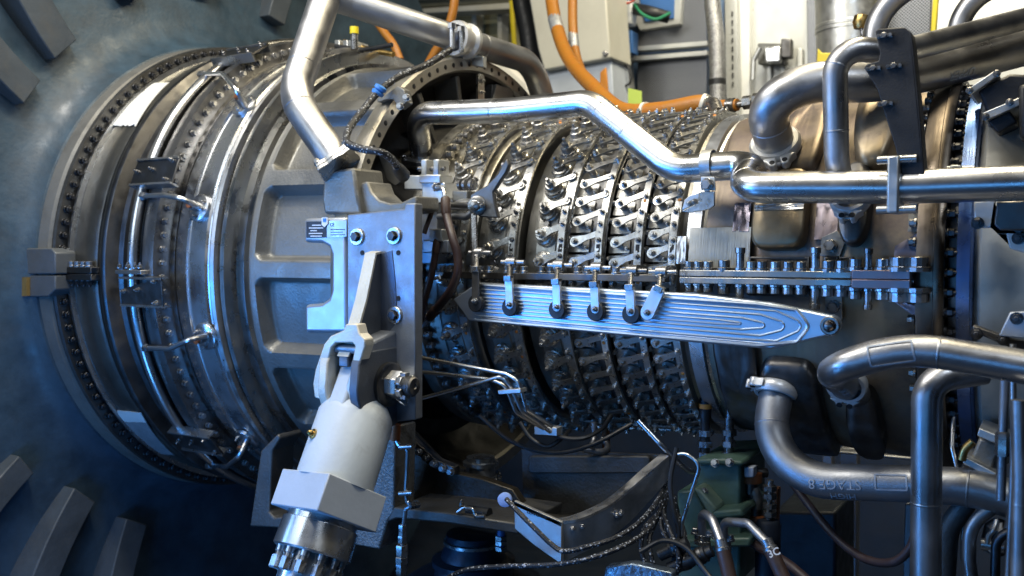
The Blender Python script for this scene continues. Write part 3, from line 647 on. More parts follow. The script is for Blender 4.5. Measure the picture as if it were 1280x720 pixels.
# ------------------------------------------------------------------ support strut hanging from the clevis
pe = V((X0, 1.484, at(383, 700, 1.484).z)); ax = (pe-pin).normalized()
st = thing('support_strut', 'white painted support strut with square collar hanging from the mount bracket', 'support strut', pin+ax*.6)
MS = frame(pin, ax, V((1, 0, 0)))     # local x = engine axis, z down the rod
eb = MB(); prof = []
for k in range(17):
    a = math.radians(180+180*k/16); prof.append((.083*math.cos(a), .083*math.sin(a)))
prof += [(.083,.06), (.085,.13), (-.085,.13), (-.083,.06)]
Mp = MS @ Matrix(((0,0,1,0),(1,0,0,0),(0,1,0,0),(0,0,0,1)))
eb.prism(prof, .050, Mp, -.025); eb.build('rod_eye', WHITE, st, .008, seg=3)
def zpx(py, px):                        # distance along the rod axis of the point nearest to a pixel row
    best = min(range(0, 900), key=lambda k: abs((lambda q: q)(proj_y(pin+ax*(k*.001)))-py)); return best*.001
def proj_y(p):
    q = p-CAM; z = zc(q); c, s = math.cos(PIT), math.sin(PIT); y2 = c*q.z-s*z; z2_ = s*q.z+c*z; return 360-F*y2/z2_
za, zb_, zc_, zd, ze = zpx(530,0), zpx(600,0), zpx(652,0), zpx(690,0), zpx(712,0)
MB().turn(MS, [(.060,za-.06), (.082,za-.03), (.089,za-.012), (.090,zb_+.01)], 40).build('barrel', WHITE, st, sharp=25)
b = MB(); b.box((0,0,(zb_+zc_)/2), (.174,.174,(zc_-zb_)*.86), MS @ Matrix.Rotation(math.radians(12), 4, 'Z')); b.build('square_collar', WHITEB, st, .003)
MB().turn(MS, [(.080,zc_-.02), (.080,zc_+.006), (.086,zc_+.008), (.088,zd), (.083,zd+.004)], 40).build('steel_collar', BRIGHT, st, sharp=25)
MB().turn(MS, [(.058,zd-.01), (.058,zd+.4)], 32).build('rod', BRIGHT, st)
sm = MB(); I4 = Matrix.Identity(4); sm.turn(I4, [(.010,-.002), (.010,.012), (.008,.013), (.008,.022)], 12); sm.turn(I4, [(.0125,.022), (.0125,.046), (.0105,.049)], 6); sm = sm.mesh('stud_nut', BRIGHT, 30)
for k in range(12):
    a = 2*PI*k/12; put(sm, 'stud_nut', st, MS @ Matrix.Translation((.070*math.cos(a), .070*math.sin(a), zd+.004)))
gn = V((.62,-.74,.1)).normalized(); 
pg = onR(390, 556, 1.0) if False else at(390, 556, 1.5)
c_ = pin+ax*((za+zb_)/2-.01); dgn = (V((-.32,-.95,0))-ax*V((-.32,-.95,0)).dot(ax)).normalized()
MB().turn(frame(c_+dgn*.089, dgn), [(.012,0), (.012,.004), (.008,.005), (.008,.010), (.004,.016)], 12).build('grease_nipple', BRASS, st)
# ------------------------------------------------------------------ aluminium beam across the compressor, with its link arms
YB = 1.90
bm_ = thing('actuator_beam', 'long ribbed aluminium beam with pointed ends lying across the compressor', 'beam', at(800, 420, YB))
def inset(k):                                # nested outlines
    T, B = [(596,353.5),(870,367.5),(963,378.5)], [(962,436.5),(870,428.5),(585,401)]
    def mixp(a, b, t): return (a[0]*(1-t)+b[0]*t, a[1]*(1-t)+b[1]*t)
    return T, B
out = [(566,374),(596,353.5),(780,362.5),(870,367.5),(962,378.5),(1036,394)]
for k in range(9):
    a = math.radians(-75+150*k/8); out.append((1036+13.5*math.cos(a), 407+13.5*math.sin(a)))
out += [(1032,420.5),(963,436.5),(870,428.5),(585,401)]
MB().hull3(A(out, YB), (0,.030,0)).build('web', ALU, bm_, .004)
def bt(x, t):
    top = 353.5+(x-596)*(378.5-353.5)/(963-596) if x < 963 else 378.5+(x-963)*.21
    bot = 401+(x-585)*(436.5-401)/(963-585) if x < 963 else 436.5-(x-963)*.20
    return (x, top*(1-t)+bot*t)
for k, (t, xe) in enumerate(((.05,996),(.16,988),(.27,968),(.37,944),(.455,915))):
    P = [bt(594+x*(xe-594-18*(k>0))/8, t) for x in range(9)]+[bt(xe+9, .5-(.5-t)*.45), bt(xe+15-k, .5), bt(xe+9, .5+(.5-t)*.45)]+[bt(594+x*(xe-594-18*(k>0))/8, 1-t) for x in range(8, -1, -1)]
    pts = fillet([at(px, py, YB-.0005) for px, py in P], .012, 4)
    MB().tube(pts, .0024 if k else .0042, 8).build('contour_bead', ALU, bm_)
for t in (.11, .89):
    MB().tube([at(*bt(600+40*q, t), YB-.0002) for q in range(10)], .002, 6).build('contour_bead', ALU, bm_)
eye = frame(at(1038, 407, YB-.002), V((0,-1,0)))
MB().turn(eye, [(.019,0), (.019,.006), (.017,.008), (.013,.008)], 24, False).build('eye_ring', NUT, bm_)
MB().turn(eye, [(.012,0), (.012,.006), (.009,.012), (.004,.014)], 16).build('ball_joint', mat('dark_ball', (.2,.16,.14), 1, .25, .3, 30), bm_)
def link(label, top, bot, slant=False, dark=False, y=YB):
    r = thing('link_arm', label, 'link arm', at(bot[0], bot[1], y), 'link arms on the aluminium beam')
    yb = y-.012
    if not slant:
        Mw = frame(at(bot[0]+2, bot[1]+3, yb+.002), V((0,-1,0)))
        w = MB(); w.turn(Mw, [(.0215,-.004), (.0215,.006), (.0195,.008), (.0195,.0085), (.006,.0085)], 28).build('roller', RUBBER, r)
    p0, p1 = at(top[0], top[1], yb-.008), at(bot[0], bot[1], yb-.008); d = (p1-p0).normalized(); n = V((-d.z, 0, d.x)); hw = .0105 if not slant else .0165
    prof = [p0+n*hw*(.9 if slant else 1), p0-n*hw*(.9 if slant else 1)]
    e = p1
    for k in range(9):
        a = math.radians(180*k/8); prof.append(e-n*(hw*math.cos(a))+d*(hw*math.sin(a)))
    MB().hull3(prof, (0,.008,0)).build('arm', DARKST if dark else mat('pale_arm', (.66,.69,.74), .7, .36, .1, 20) if 'pale_arm' not in MATS else MATS['pale_arm'], r, .0012)
    put(HEXS, 'bolt', r, frame(p1, V((0,-1,0))))
    # clevis and eyebolt above the arm
    c = MB(); q0 = at(top[0]+1, top[1], yb-.004); q1 = at(top[0]+2, top[1]-14, yb+.03)
    c.box((0,0,0), (.020,.018,.014), frame(q0, d)); c.cyl(q0, q1, .0055); c.cyl(q1, q1+(q1-q0)*.25, .008, n=6); c.build('eyebolt', NUT, r, .001)
    z_ = q1+V((0,.012,.012)); MB().turn(frame(z_, V((1,0,0))), [(.013,-.012), (.013,.012)], 16).cyl(z_+V((-.03,0,0)), z_+V((.035,0,0)), .006).build('cross_pin', NUT, r)
    return r
link('dark steel link arm and roller at the shaded left end of the beam', (594,336), (594,376), dark=True)
link('pale link arm on the aluminium beam, the left one with a gap on both sides', (635,348), (636.5,381))
link('pale link arm under the row of large round nuts', (694.5,352), (695.5,384))
link('pale link arm on the beam between two similar arms, below the flat levers', (742,355.5), (743.5,386.5))
link('pale link arm whose roller touches the slanted arm', (786.5,359), (788,389.5))
link('slanted pale link arm without a roller, rightmost on the beam', (823,361), (809,391), slant=True)
# bars running up from the beam to the lever rings
for i, (xu, Ru, a1, lab) in enumerate(((-1.2168,0.466,22,'slotted steel bar beside the bell crank plate'), (-1.0789,0.458,22,'slotted steel bar right of the large round nuts'), (-0.9772,0.452,20,'slotted steel bar on the left flat lever ring'), (-0.8752,0.447,20,'slotted steel bar on the middle flat lever ring'), (-0.7901,0.442,20,'slotted steel bar by the pipe bracket'))):
    t = thing('ring_bar', lab, 'link bar', cyl(xu, Ru, 0), 'slotted bars along the lever rings')
    patch([(xu-.010,3), (xu+.010,3), (xu+.010,a1), (xu-.010,a1)], Ru+.004, 2, 8, .007).build('bar', LEVER, t, .001)
    for a in (6, 11, 16, 20): put(HEXS, 'bolt', t, rad_frame(xu, Ru+.010, a))
    patch([(xu-.005,7.3), (xu+.005,7.3), (xu+.005,9.7), (xu-.005,9.7)], Ru+.0105, 2, 3, .0008).build('slot', BLACK, t)
    MB().tube([cyl(xu, Ru+.012, 3.5), cyl(xu, Ru+.014, -1.5)], .009, 10).build('rod_end', NUT, t)
# horizontal joint of the compressor casing behind the beam
cj = thing('compressor_joint', 'dark bolted joint strip along the compressor casing above the aluminium beam', 'joint flange', V((-1.1, D-.47, 0)))
zj = at(760, 347, 2.02).z
b = MB(); b.box((-1.12, D-.46, zj), (.66, .06, .018)); b.build('strip', DARKST, cj, .002)
for k in range(26):
    if k % 4 == 3: continue
    put(PT12N, 'bolt', cj, frame(V((-1.43+k*.0255, D-.478, zj+.009)), V((0,0,1))))
# ------------------------------------------------------------------ actuator, bell crank
ac = thing('actuator', 'silver actuator block with a forked top beside the mount bracket', 'actuator', at(545, 330, 1.98))
YA = 1.98
def bx(name, x0, y0, x1, y1, y, th, m_, par, bev=.003): return MB().hull3([at(x0,y0,y), at(x1,y0,y), at(x1,y1,y), at(x0,y1,y)], (0,th,0)).build(name, m_, par, bev)
bx('body', 527, 228, 556, 254, YA, .07, GALV, ac); bx('shoulder', 505, 219, 530, 237, YA+.01, .05, GALV, ac); bx('column', 518, 250, 546, 330, YA+.02, .05, ALUBLK, ac)
bx('fork_base', 524, 218, 550, 229, YA-.01, .06, GALV, ac)
for x0 in (526, 541): bx('fork_tine', x0, 199, x0+7, 219, YA-.01, .05, GALV, ac)
MB().cyl(at(524,211,YA+.01), at(556,211,YA+.01), .007).build('fork_pin', NUT, ac)
bx('port_block', 536, 286, 552, 302, YA, .04, GALV, ac); bx('foot_block', 528, 300, 560, 316, YA+.01, .05, ALUBLK, ac)
MB().tube(fillet([at(545,234,YA-.005), at(553,234,YA-.02), at(556,244,YA-.03), at(557,257,YA-.03)], .02, 6), .0055).build('elbow', BRIGHT, ac)
MB().turn(frame(at(545,234,YA-.002), V((.5,-.8,0))), [(.012,-.01), (.012,.008), (.009,.01)], 6).build('union_nut', NUT, ac)
bc = thing('bell_crank', 'dark triangular crank plate with a big bolted pivot on a round shaft', 'bell crank', at(600, 256, 1.93))
YC = 1.95
cp = [(588,243),(596,238),(608,232),(622,217),(628,205),(633,198),(636,206),(632,216),(625,226),(616,240),(618,255),(622,272),(612,272),(600,271),(591,266),(586,256)]
MB().hull3(A(cp, YC), (0,.016,0)).build('plate', mat('crank_plate', (.17,.165,.16), .9, .42, .3, 12, bump=.2), bc, .003)
MB().turn(frame(at(597,257,YC), V((.25,-1,0))), [(.024,0), (.024,.008), (.020,.010), (.013,.011), (.013,.024), (.010,.026)], 20).build('pivot_bolt', NUT, bc)
for k in range(3): put(HEXS, 'bolt', bc, frame(at(597+6*math.cos(k*2.1), 257+6*math.sin(k*2.1), YC-.009), V((.25,-1,0))))
MB().cyl(at(562,255,YC+.05), at(592,256,YC+.012), .016, n=20).build('shaft', PIPEB, bc)
MB().tube(fillet([at(549,271,YC+.05), at(585,271,YC+.01), at(592,262,YC+.01)], .03, 6), .009).build('stay', PIPEM, bc)
bx('shaft_block', 565, 238, 584, 252, YC+.02, .05, CAST, bc)
for px in (577, 583, 591): MB().turn(frame(at(px,231,YC+.03), V((1,-.2,0))), [(.015,-.004), (.015,.004), (.010,.005)], 18).build('link_disc', NUT, bc)
MB().tube([at(592,268,YC-.005), at(594,332,YC-.03)], .009, 10).build('drop_rod', NUT, bc)
# ------------------------------------------------------------------ pipes
def seam(b, pts, r, fr):
    # a weld bead round the tube at a fraction of its length
    L = [0]
    for i in range(1, len(pts)): L.append(L[-1]+(V(pts[i])-V(pts[i-1])).length)
    t = L[-1]*fr
    for i in range(1, len(pts)):
        if L[i] >= t:
            u = (t-L[i-1])/max(1e-9, L[i]-L[i-1]); p = V(pts[i-1]).lerp(V(pts[i]), u); d = (V(pts[i])-V(pts[i-1])).normalized()
            b.turn(frame(p-d*.003, d), [(r*.99,0), (r*1.022,.0018), (r*1.022,.0042), (r*.99,.006)], 28, False); return
def pipe(name, label, P, bend, w, m_, seams=(), wat=0, r=None, cat='pipe', n=28, group=None):
    W = [p if isinstance(p, Vector) else at(*p) for p in P]
    r = r or pxr(w, W[wat]); pts = fillet(W, bend, 14)
    t = thing(name, label, cat, min(W, key=lambda p: p.z), group); b = MB(); b.tube(pts, r, n)
    b.build('tube', m_, t, sharp=40)
    if seams:
        for s in seams:
            b = MB(); seam(b, pts, r, s); b.build('weld_bead', m_, t)
    t['r'] = r; del t['r']
    return t, pts, r
def vclamp(parent, p, axis, r, lug, name='band_clamp'):
    # two-bolt clamp round a pipe joint, its lugs pointing along lug
    axis = axis.normalized(); M = frame(p, axis, lug)     # local x = lug direction
    b = MB(); b.turn(M, [(r*1.0,-.014), (r*1.22,-.014), (r*1.34,-.006), (r*1.34,.006), (r*1.22,.014), (r*1.0,.014)], 36, False)
    o = b.build(name, mat('clamp_steel', (.62,.62,.61), .5, .36, .2, 14) if 'clamp_steel' not in MATS else MATS['clamp_steel'], parent)
    for s in (1, -1):
        l = MB(); l.prism([(r*1.15, s*.004), (r*1.15, s*r*.95), (r*1.42, s*r*.62), (r*1.72, s*r*.5), (r*1.80, s*r*.3), (r*1.75, s*.006)], .022, M, -.011)
        l.build('clamp_lug', MATS['clamp_steel'], o, .003)
        h = M @ Matrix.Translation((r*1.56, s*r*.32, .011)); put(DIMPLE, 'hole_disc', o, h)  # black disc in place of the hole through the lug
        h = M @ Matrix.Translation((r*1.56, s*r*.32, -.011)) @ Matrix.Rotation(PI, 4, 'X'); put(DIMPLE, 'hole_disc', o, h)
    MB().cyl(M @ V((r*1.55, -r*.45, 0)), M @ V((r*1.55, r*.45, 0)), .006).build('clamp_bolt', BLUEC if False else NUT, o)
    return o
def flange_plate(parent, M, r, n=3, m_=None, ro=2.0):
    b = MB(); poly = []
    for k in range(36):
        a = 2*PI*k/36; rr = r*(1.45+.45*max(0, math.cos(a*n))**2); poly.append((rr*math.cos(a), rr*math.sin(a)))
    b.prism(poly, .012, M); b.prism([(x*1.04, y*1.04) for x, y in poly], .010, M, -.012)
    o = b.build('flange', m_ or STEEL, parent, .001)
    for k in range(n): put(HEX, 'bolt', o, M @ Matrix.Rotation(2*PI*k/n, 4, 'Z') @ Matrix.Translation((r*1.62,0,.012)))
    return o
# long polished pipe over the compressor
t, pts, r = pipe('bleed_pipe', 'long polished steel pipe crossing over the compressor and running off right', [(528,198,2.17), (520,142,2.10), (640,138,2.08), (737,128,2.08), (842,212,2.03), (947,205,2.04), (924,234,1.925), (1120,234,1.925), (1300,228,1.925)], [.07,.5,.09,.11,.05,.05,.3], 31, PIPEB, (.22,.40,.455,.66,.69), 2)
d = (pts[1]-pts[0]).normalized(); flange_plate(t, frame(pts[0], d, V((1,-.3,0))), r, 3)
# strap and bracket that hold it
M = frame(at(886,206,2.03), V((1,0,0))); 
MB().turn(M, [(r*1.01,-.012), (r*1.07,-.012), (r*1.07,.012), (r*1.01,.012)], 32, False).build('strap', GALV, t)
sb_ = thing('pipe_bracket', 'folded steel bracket with a bolted tab carrying the polished pipe', 'bracket', at(880, 250, 2.03))
MB().hull3([at(*p, 1.99) for p in ((876,221),(893,221),(894,238),(876,238))], (0,.006,0)).build('tab', GALV, sb_, .001); put(HEXL, 'bolt', sb_, frame(at(884,231,1.988), V((0,-1,0))))
MB().hull3([at(*p, 1.99) for p in ((875,239),(893,239),(893,257),(886,262),(862,266),(851,264),(872,254))], (0,.008,0)).build('arm', LEVER, sb_, .0015)
MB().hull3([at(*p, 2.0) for p in ((862,244),(875,240),(873,254),(852,263),(855,250))], (0,.05,0)).build('fold', GALV, sb_, .002)
for px, py in ((862,254),(868,252)): put(SCREW, 'screw', sb_, frame(at(px,py,1.998), V((0,-1,0))))
# union on the long pipe at right
un = frame(at(1120,232,1.925), V((1,0,0))); UY = -1 if un.to_3x3()[1][1] > 0 else 1
uo = MB().box((0,0,0), (.110,.080,.022), un).build('union_bar', GALV, t, .004)
uo.matrix_basis = Matrix.Identity(4)
for s in (1, -1): MB().cyl(un @ V((s*.048,.028*UY,-.03)), un @ V((s*.048,.028*UY,.04)), .008).build('union_bolt', BRIGHT, uo)
# thick pipe, upper right
RB0 = onR(973, 194, .445); RBN = V((0, RB0.y-D, RB0.z)).normalized()
t, pts, r = pipe('riser_pipe', 'thick grey pipe rising from a band clamp and bending away to the upper right', [RB0, RB0+RBN*.05, RB0+RBN*.155, (1010,101,2.06), (1100,104,2.13), (1310,52,2.6)], [.3,.10,.25,.4], 50, PIPE, (.10,), 3)
vclamp(t, RB0+RBN*.035, RBN, r, V((.30,-.55,-.8))); big_r = r
def pipe_text(parent, body, size, pts, fr, r, m_, ang=0, flip=False, facing=None):
    # writing laid round the pipe
    L = [0]
    for i in range(1, len(pts)): L.append(L[-1]+(V(pts[i])-V(pts[i-1])).length)
    t_ = L[-1]*fr; i = max(k for k in range(len(L)-1) if L[k] <= t_); p = V(pts[i]).lerp(V(pts[i+1]), (t_-L[i])/(L[i+1]-L[i])); d = (V(pts[i+1])-V(pts[i])).normalized()
    if d.x < 0: d = -d
    out_ = (CAM-p); out_ -= d*out_.dot(d); out_.normalize(); up = d.cross(out_)*-1
    if up.z < 0: up = -up
    me = text_mesh(body, size, .0001) if body else None
    if me is None:
        me = MB()
        for a, b_ in (((-1,-.5),(1,-.5)),((1,-.5),(1,.5)),((1,.5),(-1,.5)),((-1,.5),(-1,-.5))):
            for k in range(10):
                u0 = a[0]+(b_[0]-a[0])*k/10; u1 = a[0]+(b_[0]-a[0])*(k+1)/10; v0 = a[1]+(b_[1]-a[1])*k/10; v1 = a[1]+(b_[1]-a[1])*(k+1)/10
                me.beam((u0*size, v0*size, .0), (u1*size, v1*size, .0), .0032, .0004)
        me = me.mesh('mark', None)
    s = -1 if flip else 1
    for v in me.vertices:
        x, y, z = v.co; x *= s; y *= s
        th_ = y/r+ang; q = p+d*x+(out_*math.cos(th_)+up*math.sin(th_))*(r+.0014+z); v.co = q
    me.materials.clear(); me.materials.append(m_); put(me, 'marking', parent)
CHALK = mat('chalk_marking', (.40,.44,.49), .2, .6, .3, 60, bump=0)
pipe_text(t, 'UPPER', .03, pts, .62, r, CHALK, -.55, True)
t, pts, r = pipe('crossover_pipe', 'slim grey pipe bending over the thick riser pipe through the black plate', [(1060,262,2.02), (1046,205,1.97), (1043,58,1.94), (1120,66,2.0), (1310,16,2.5)], [.12,.10,.3], 30, PIPE, (.30,.17), 1)
vclamp(t, at(1063,247,2.0), V((0,-.85,.5)), r*1.3, V((0,-.5,-1)))
pipe('arched_pipe', 'arched grey pipe behind the black plate at the top edge', [(1092,110,2.75), (1093,5,2.75), (1190,-38,2.75)], .14, 28, PIPE)
pipe('arched_pipe', 'short arched pipe at the top right corner', [(1197,70,2.8), (1198,-2,2.8), (1290,-30,2.8)], .12, 25, PIPE)
t, pts, r = pipe('lower_bleed_pipe', 'thick grey pipe curving off a band clamp across the lower right', [(1070,492,2.09), (1035,463,1.80), (1132,433,1.80), (1310,464,1.80)], [.06,.3], 41, PIPE, (.42,.74), 2)
vclamp(t, at(1058,480,1.97), V((.05,-.85,-.5)), r*1.05, V((-.15,.5,-1)))
pipe_text(t, 'STAGE 11', .022, pts, .30, r, CHALK, -.35, True); pipe_text(t, None, .038, pts, .62, r, CHALK, -.05)
t, pts, r = pipe('stage_pipe', 'thick matte pipe dropping from a clamp under the casing and bending right', [(972,484,2.13), (949,600,2.03), (1150,605,2.03), (1215,609,2.03), (1310,637,2.03)], [.17,.5,.3], 43, PIPEM, (.13,.80), 1)
d = pts[1]-pts[0]; vclamp(t, at(970,488,2.12), d, r, V((-.6,-.6,-.3)))
pipe_text(t, 'STAGE 8', .029, pts, .44, r, CHALK, -.12, True); pipe_text(t, 'HIGH', .022, pts, .46, r, CHALK, -.85, True); pipe_text(t, None, .030, pts, .60, r, CHALK, .05)
t, pts, r = pipe('drop_pipe', 'vertical steel pipe crossing in front of the matte stage pipe', [(1230,462,1.95), (1159,474,1.90), (1158,590,1.90), (1157,760,1.90)], [.05,.5], 37, PIPE, (.62,), 2)
t, pts, r = pipe('sense_tube', 'thin dark vertical tube with a union nut at right of the drop pipe', [(1256,470,1.9), (1253,560,1.9), (1251,625,1.9)], .1, 11, PIPEM, ())
MB().turn(frame(at(1253,556,1.9), V((0,0,1))), [(r*1.6,-.02), (r*1.6,.02), (r*1.2,.025)], 6).build('union_nut', NUT, t)
pipe('drain_pipe', 'dark wide drain pipe below the stage pipe, beside the drop pipe', [(1210,625,2.1), (1185,660,2.1), (1178,760,2.1)], .1, 26, CASTDK)
pipe('drain_pipe', 'slim curved drain pipe with a bright edge below the stage pipe', [(1250,628,2.02), (1212,655,2.02), (1211,700,2.02), (1220,760,2.02)], .09, 17, PIPE)
pipe('drain_pipe', 'thick steel pipe running down the right edge of the photo', [(1274,500,1.75), (1276,600,1.75), (1273,760,1.75)], .2, 20, PIPE, (.5,))
pipe('drain_pipe', 'bent black tube at the lower right corner', [(1300,664,1.95), (1245,664,1.95), (1243,760,1.95)], .04, 12, BOLTDK)
pipe('sense_tube', 'thin bright tube hooked over the rod actuator at lower right', [(1204,700,2.1), (1204,618,2.1), (1190,560,2.12), (1192,520,2.15)], .04, 6, PIPEB, n=12)
pipe('sense_tube', 'slim grey tube just left of the thick right edge pipe', [(1266,430,1.9), (1267,560,1.88), (1264,640,1.88), (1258,760,1.88)], .1, 8, PIPE, n=12)
pipe('sense_tube', 'short dark tube crossing below the corner bracket', [(1204,447,2.02), (1230,452,2.0), (1300,446,1.98)], .05, 7, DARKST, n=12)
pipe('drain_pipe', 'short bent steel pipe under the end of the stage pipe', [(1268,625,2.0), (1262,668,2.0), (1240,690,2.0)], .08, 15, PIPE)
# elbow pipe at top left with its cross pipe
t, pts, r = pipe('air_pipe', 'grey elbow pipe rising from a bolted flange on the cast frame', [(424,206,1.855), (366,122,1.86), (412,-20,2.05), (420,-60,2.1)], [.16,.3], 40, PIPE, (.46,.28), 1)
flange_plate(t, frame(pts[0], (pts[1]-pts[0]).normalized(), V((1,-.2,0))), r*.86, 4)
t, pts, r = pipe('cross_pipe', 'grey pipe slanting from the elbow pipe behind the bolted rim', [(408,-6,2.04), (440,4,2.1), (560,45,2.3), (664,78,2.75), (688,150,2.85)], [.1,.6,.12], 33, PIPEM, (.52,), 2)
p = at(578,50,2.36); d = at(600,57,2.45)-at(560,45,2.3)
o = MB().turn(frame(p, d), [(r*1.02,-.035), (r*1.3,-.035), (r*1.36,-.02), (r*1.1,-.012), (r*1.1,.012), (r*1.36,.02), (r*1.3,.035), (r*1.02,.035)], 32, False).build('coupling', MATS['clamp_steel'], t)
for s in (-.022, .022):
    q = p+d.normalized()*s; MB().cyl(q+V((.02,-r*1.5,.02)), q+V((.02,-r*1.5,-.045)), .008).cyl(q+V((.02,-r*1.5,.03)), q+V((.02,-r*1.5,.015)), .013, n=6).build('clamp_bolt', BRIGHT, o)
# black plate that ties the two right-hand pipes
bp = thing('pipe_support_plate', 'black tapered steel plate bolted across the two upper right pipes', 'support plate', at(1135, 212, 1.9))
q = [(1094,39),(1098,36),(1131,34),(1138,40),(1140,52),(1148,130),(1155,218),(1127,218),(1118,180),(1105,140),(1096,110),(1080,85),(1083,80),(1098,76),(1100,66)]
MB().hull3([at(px, py, 1.90) for px, py in q], (0,.010,0)).build('plate', BPLATE, bp, .002)
MB().hull3([at(px, py, 1.90) for px, py in ((1136,37),(1139,40),(1141,52),(1149,130),(1156,219),(1152,219),(1144,130),(1137,60))], (.0,.055,0)).build('folded_edge', BPLATE, bp, .003)
UB = MB(); UB.box((0,0,.003), (.040,.012,.006)); UB.turn(Matrix.Translation((0,0,.006)), [(.0085,0), (.0085,.011), (.007,.012)], 6); UB.turn(Matrix.Translation((.016,0,.006)), [(.005,0), (.005,.008)], 8); UB.turn(Matrix.Translation((-.016,0,.006)), [(.005,0), (.005,.008)], 8); UB = UB.mesh('bolt', NUT)
for px, py in ((1106,45),(1092,86),(1118,83),(1107,130)): put(UB, 'bolt', bp, frame(at(px,py,1.899), V((0,-1,0))) @ Matrix.Scale(.68, 4))
# ------------------------------------------------------------------ hoses, cables and thin tubes
def hose(name, label, P, w, m_, cat='hose', wat=0, n=12, group=None, sp=8, rr=None):
    W = [at(*p) for p in P]; r = rr or pxr(w, W[wat]); pts = spline(W, sp); t = thing(name, label, cat, min(W, key=lambda p: p.z), group)
    MB().tube(pts, r, n).build('tube', m_, t); return t, pts, r
def collar(parent, pts, i, r, L, m_, name='ferrule', hexa=False, k=1.15):
    p = pts[i]; j = i+1 if i+1 < len(pts) else i-1; d = (pts[j]-p).normalized()*(1 if j > i else -1)
    return MB().turn(frame(p-d*L/2, d), [(r*.95,0), (r*k,L*.1), (r*k,L*.9), (r*.95,L)], 6 if hexa else 20).build(name, m_, parent)
t, pts, r = hose('orange_hose', 'long orange hose looping down behind the compressor to a steel elbow', [(686,-25,3.3), (695,30,3.2), (712,75,3.05), (745,112,2.85), (778,138,2.68), (825,138,2.62), (870,130,2.6), (884,131,2.6)], 19, ORANGE, wat=3)
for i in (37, 52): collar(t, pts, i, r, .012, mat('hose_tie', (.8,.78,.7), 0, .5) if 'hose_tie' not in MATS else MATS['hose_tie'], 'tie')
collar(t, pts, 54, r, .02, NUT, 'ferrule', False, 1.12); collar(t, pts, 8, r, .09, TAPES, 'silver_wrap', False, 1.04)
MB().tube(fillet([at(882,130,2.6), at(893,130,2.56), at(897,142,2.52)], .03, 6), .02).build('elbow', NUT, t)
t, pts, r = hose('orange_hose', 'straight orange hose hanging down behind the looping one', [(716,-25,3.3), (716,30,3.25), (720,70,3.2), (733,105,3.1)], 12, ORANGE, wat=1); collar(t, pts, 12, r, .08, TAPES, 'silver_wrap', False, 1.05)
t, pts, r = hose('orange_hose', 'short orange hose end with a steel fitting left of the riser pipe', [(860,140,2.75), (890,134,2.7), (922,131,2.68)], 15, ORANGE, wat=1)
collar(t, pts, -3, r, .03, NUT); MB().cyl(pts[-1], at(968,121,2.66), .010).build('thin_tube', NUT, t)
for px, py, rr in ((934,128,.02),(947,125.5,.022),(955,124,.016)): MB().turn(frame(at(px,py,2.67), V((1,0,.06))), [(rr,-.012), (rr,.012)], 6).build('union_nut', NUT, t)
t, pts, r = hose('orange_hose', 'orange hose passing behind the slanting cross pipe at the top', [(570,-20,3.0), (566,15,3.0), (556,45,3.0), (542,68,3.0), (530,90,3.0)], 11, ORANGE, wat=1)
t, pts, r = hose('orange_hose', 'small orange hose behind the cast frame near the elbow pipe', [(466,20,2.9), (480,40,2.9), (492,56,2.9), (500,75,2.9)], 10, ORANGE, wat=1)
t, pts, r = hose('braided_cable', 'black braided cable tied with blue on top of the cast frame', [(563,62,2.2), (535,80,2.12), (500,95,2.03), (474,114,1.96), (452,140,1.88), (436,162,1.82), (434,178,1.78), (452,186,1.78), (478,191,1.80), (494,204,1.86), (503,219,1.94)], 9, BRAID, 'cable', 3)
p = at(474,113,1.955); MB().turn(frame(p, V((-.4,-.1,-.6))), [(r*.9,-.014), (r*1.7,-.012), (r*1.8,-.004), (r*1.3,0), (r*1.8,.004), (r*1.7,.012), (r*.9,.014)], 18).build('blue_tie', BLUEC, t)
MB().turn(frame(at(497,210,1.88), at(508,224,1.95)-at(497,210,1.88)), [(r*1.1,-.01), (r*1.7,.006), (r*1.9,.05), (r*1.5,.06)], 16).build('connector', RUBBER, t)
cb = thing('cable_clip', 'folded grey clip under the blue tie on the bolted rim', 'clip', at(485, 122, 1.95))
MB().hull3([at(*p, 2.0) for p in ((470,122),(480,120),(497,107),(505,112),(508,128),(498,136),(492,124),(484,124),(472,128))], (0,.03,0)).build('plate', CAST, cb, .002)
for px, py in ((508,122),(500,133)): put(HEX, 'bolt', cb, frame(at(px,py,1.998), V((.3,-1,0))))
cb = thing('rim_clip', 'square silver clip on top of the bolted rim under the coupling', 'clip', at(598, 78, 2.4))
MB().hull3([at(*p, 2.42) for p in ((582,68),(604,70),(604,84),(590,82),(590,76),(582,75))], (0,.02,0)).build('plate', GALV, cb, .002)
t, pts, r = hose('brown_hose', 'thick brown hose curving from the actuator elbow past the mount bracket', [(557,254,1.94), (559,272,1.93), (566,298,1.91), (572,320,1.91), (571,345,1.91), (560,368,1.92), (546,386,1.95), (536,397,1.98)], 11, BROWN, wat=3)
collar(t, pts, 2, r, .05, mat('brown_cuff', (.05,.028,.022), 0, .45, .2, 20), 'cuff', False, 1.15); collar(t, pts, -6, r, .05, BRASS if False else MATS['brown_cuff'], 'cuff', False, 1.2)
MB().cyl(pts[-1], at(528,408,2.0), .005).build('thin_tube', BRIGHT, t)
t, pts, r = hose('brown_hose', 'brown hose half hidden behind the mount bracket edge', [(547,300,1.99), (544,318,1.98), (539,345,1.98), (531,375,1.99), (526,400,2.02)], 9, BROWN, wat=1); collar(t, pts, 3, r, .05, MATS['brown_cuff'], 'cuff', False, 1.15)
t, pts, r = hose('brown_hose', 'thin brown hose stub between bracket top and actuator', [(541,262,1.97), (536,275,1.96), (530,292,1.95)], 6, BROWN, wat=1)
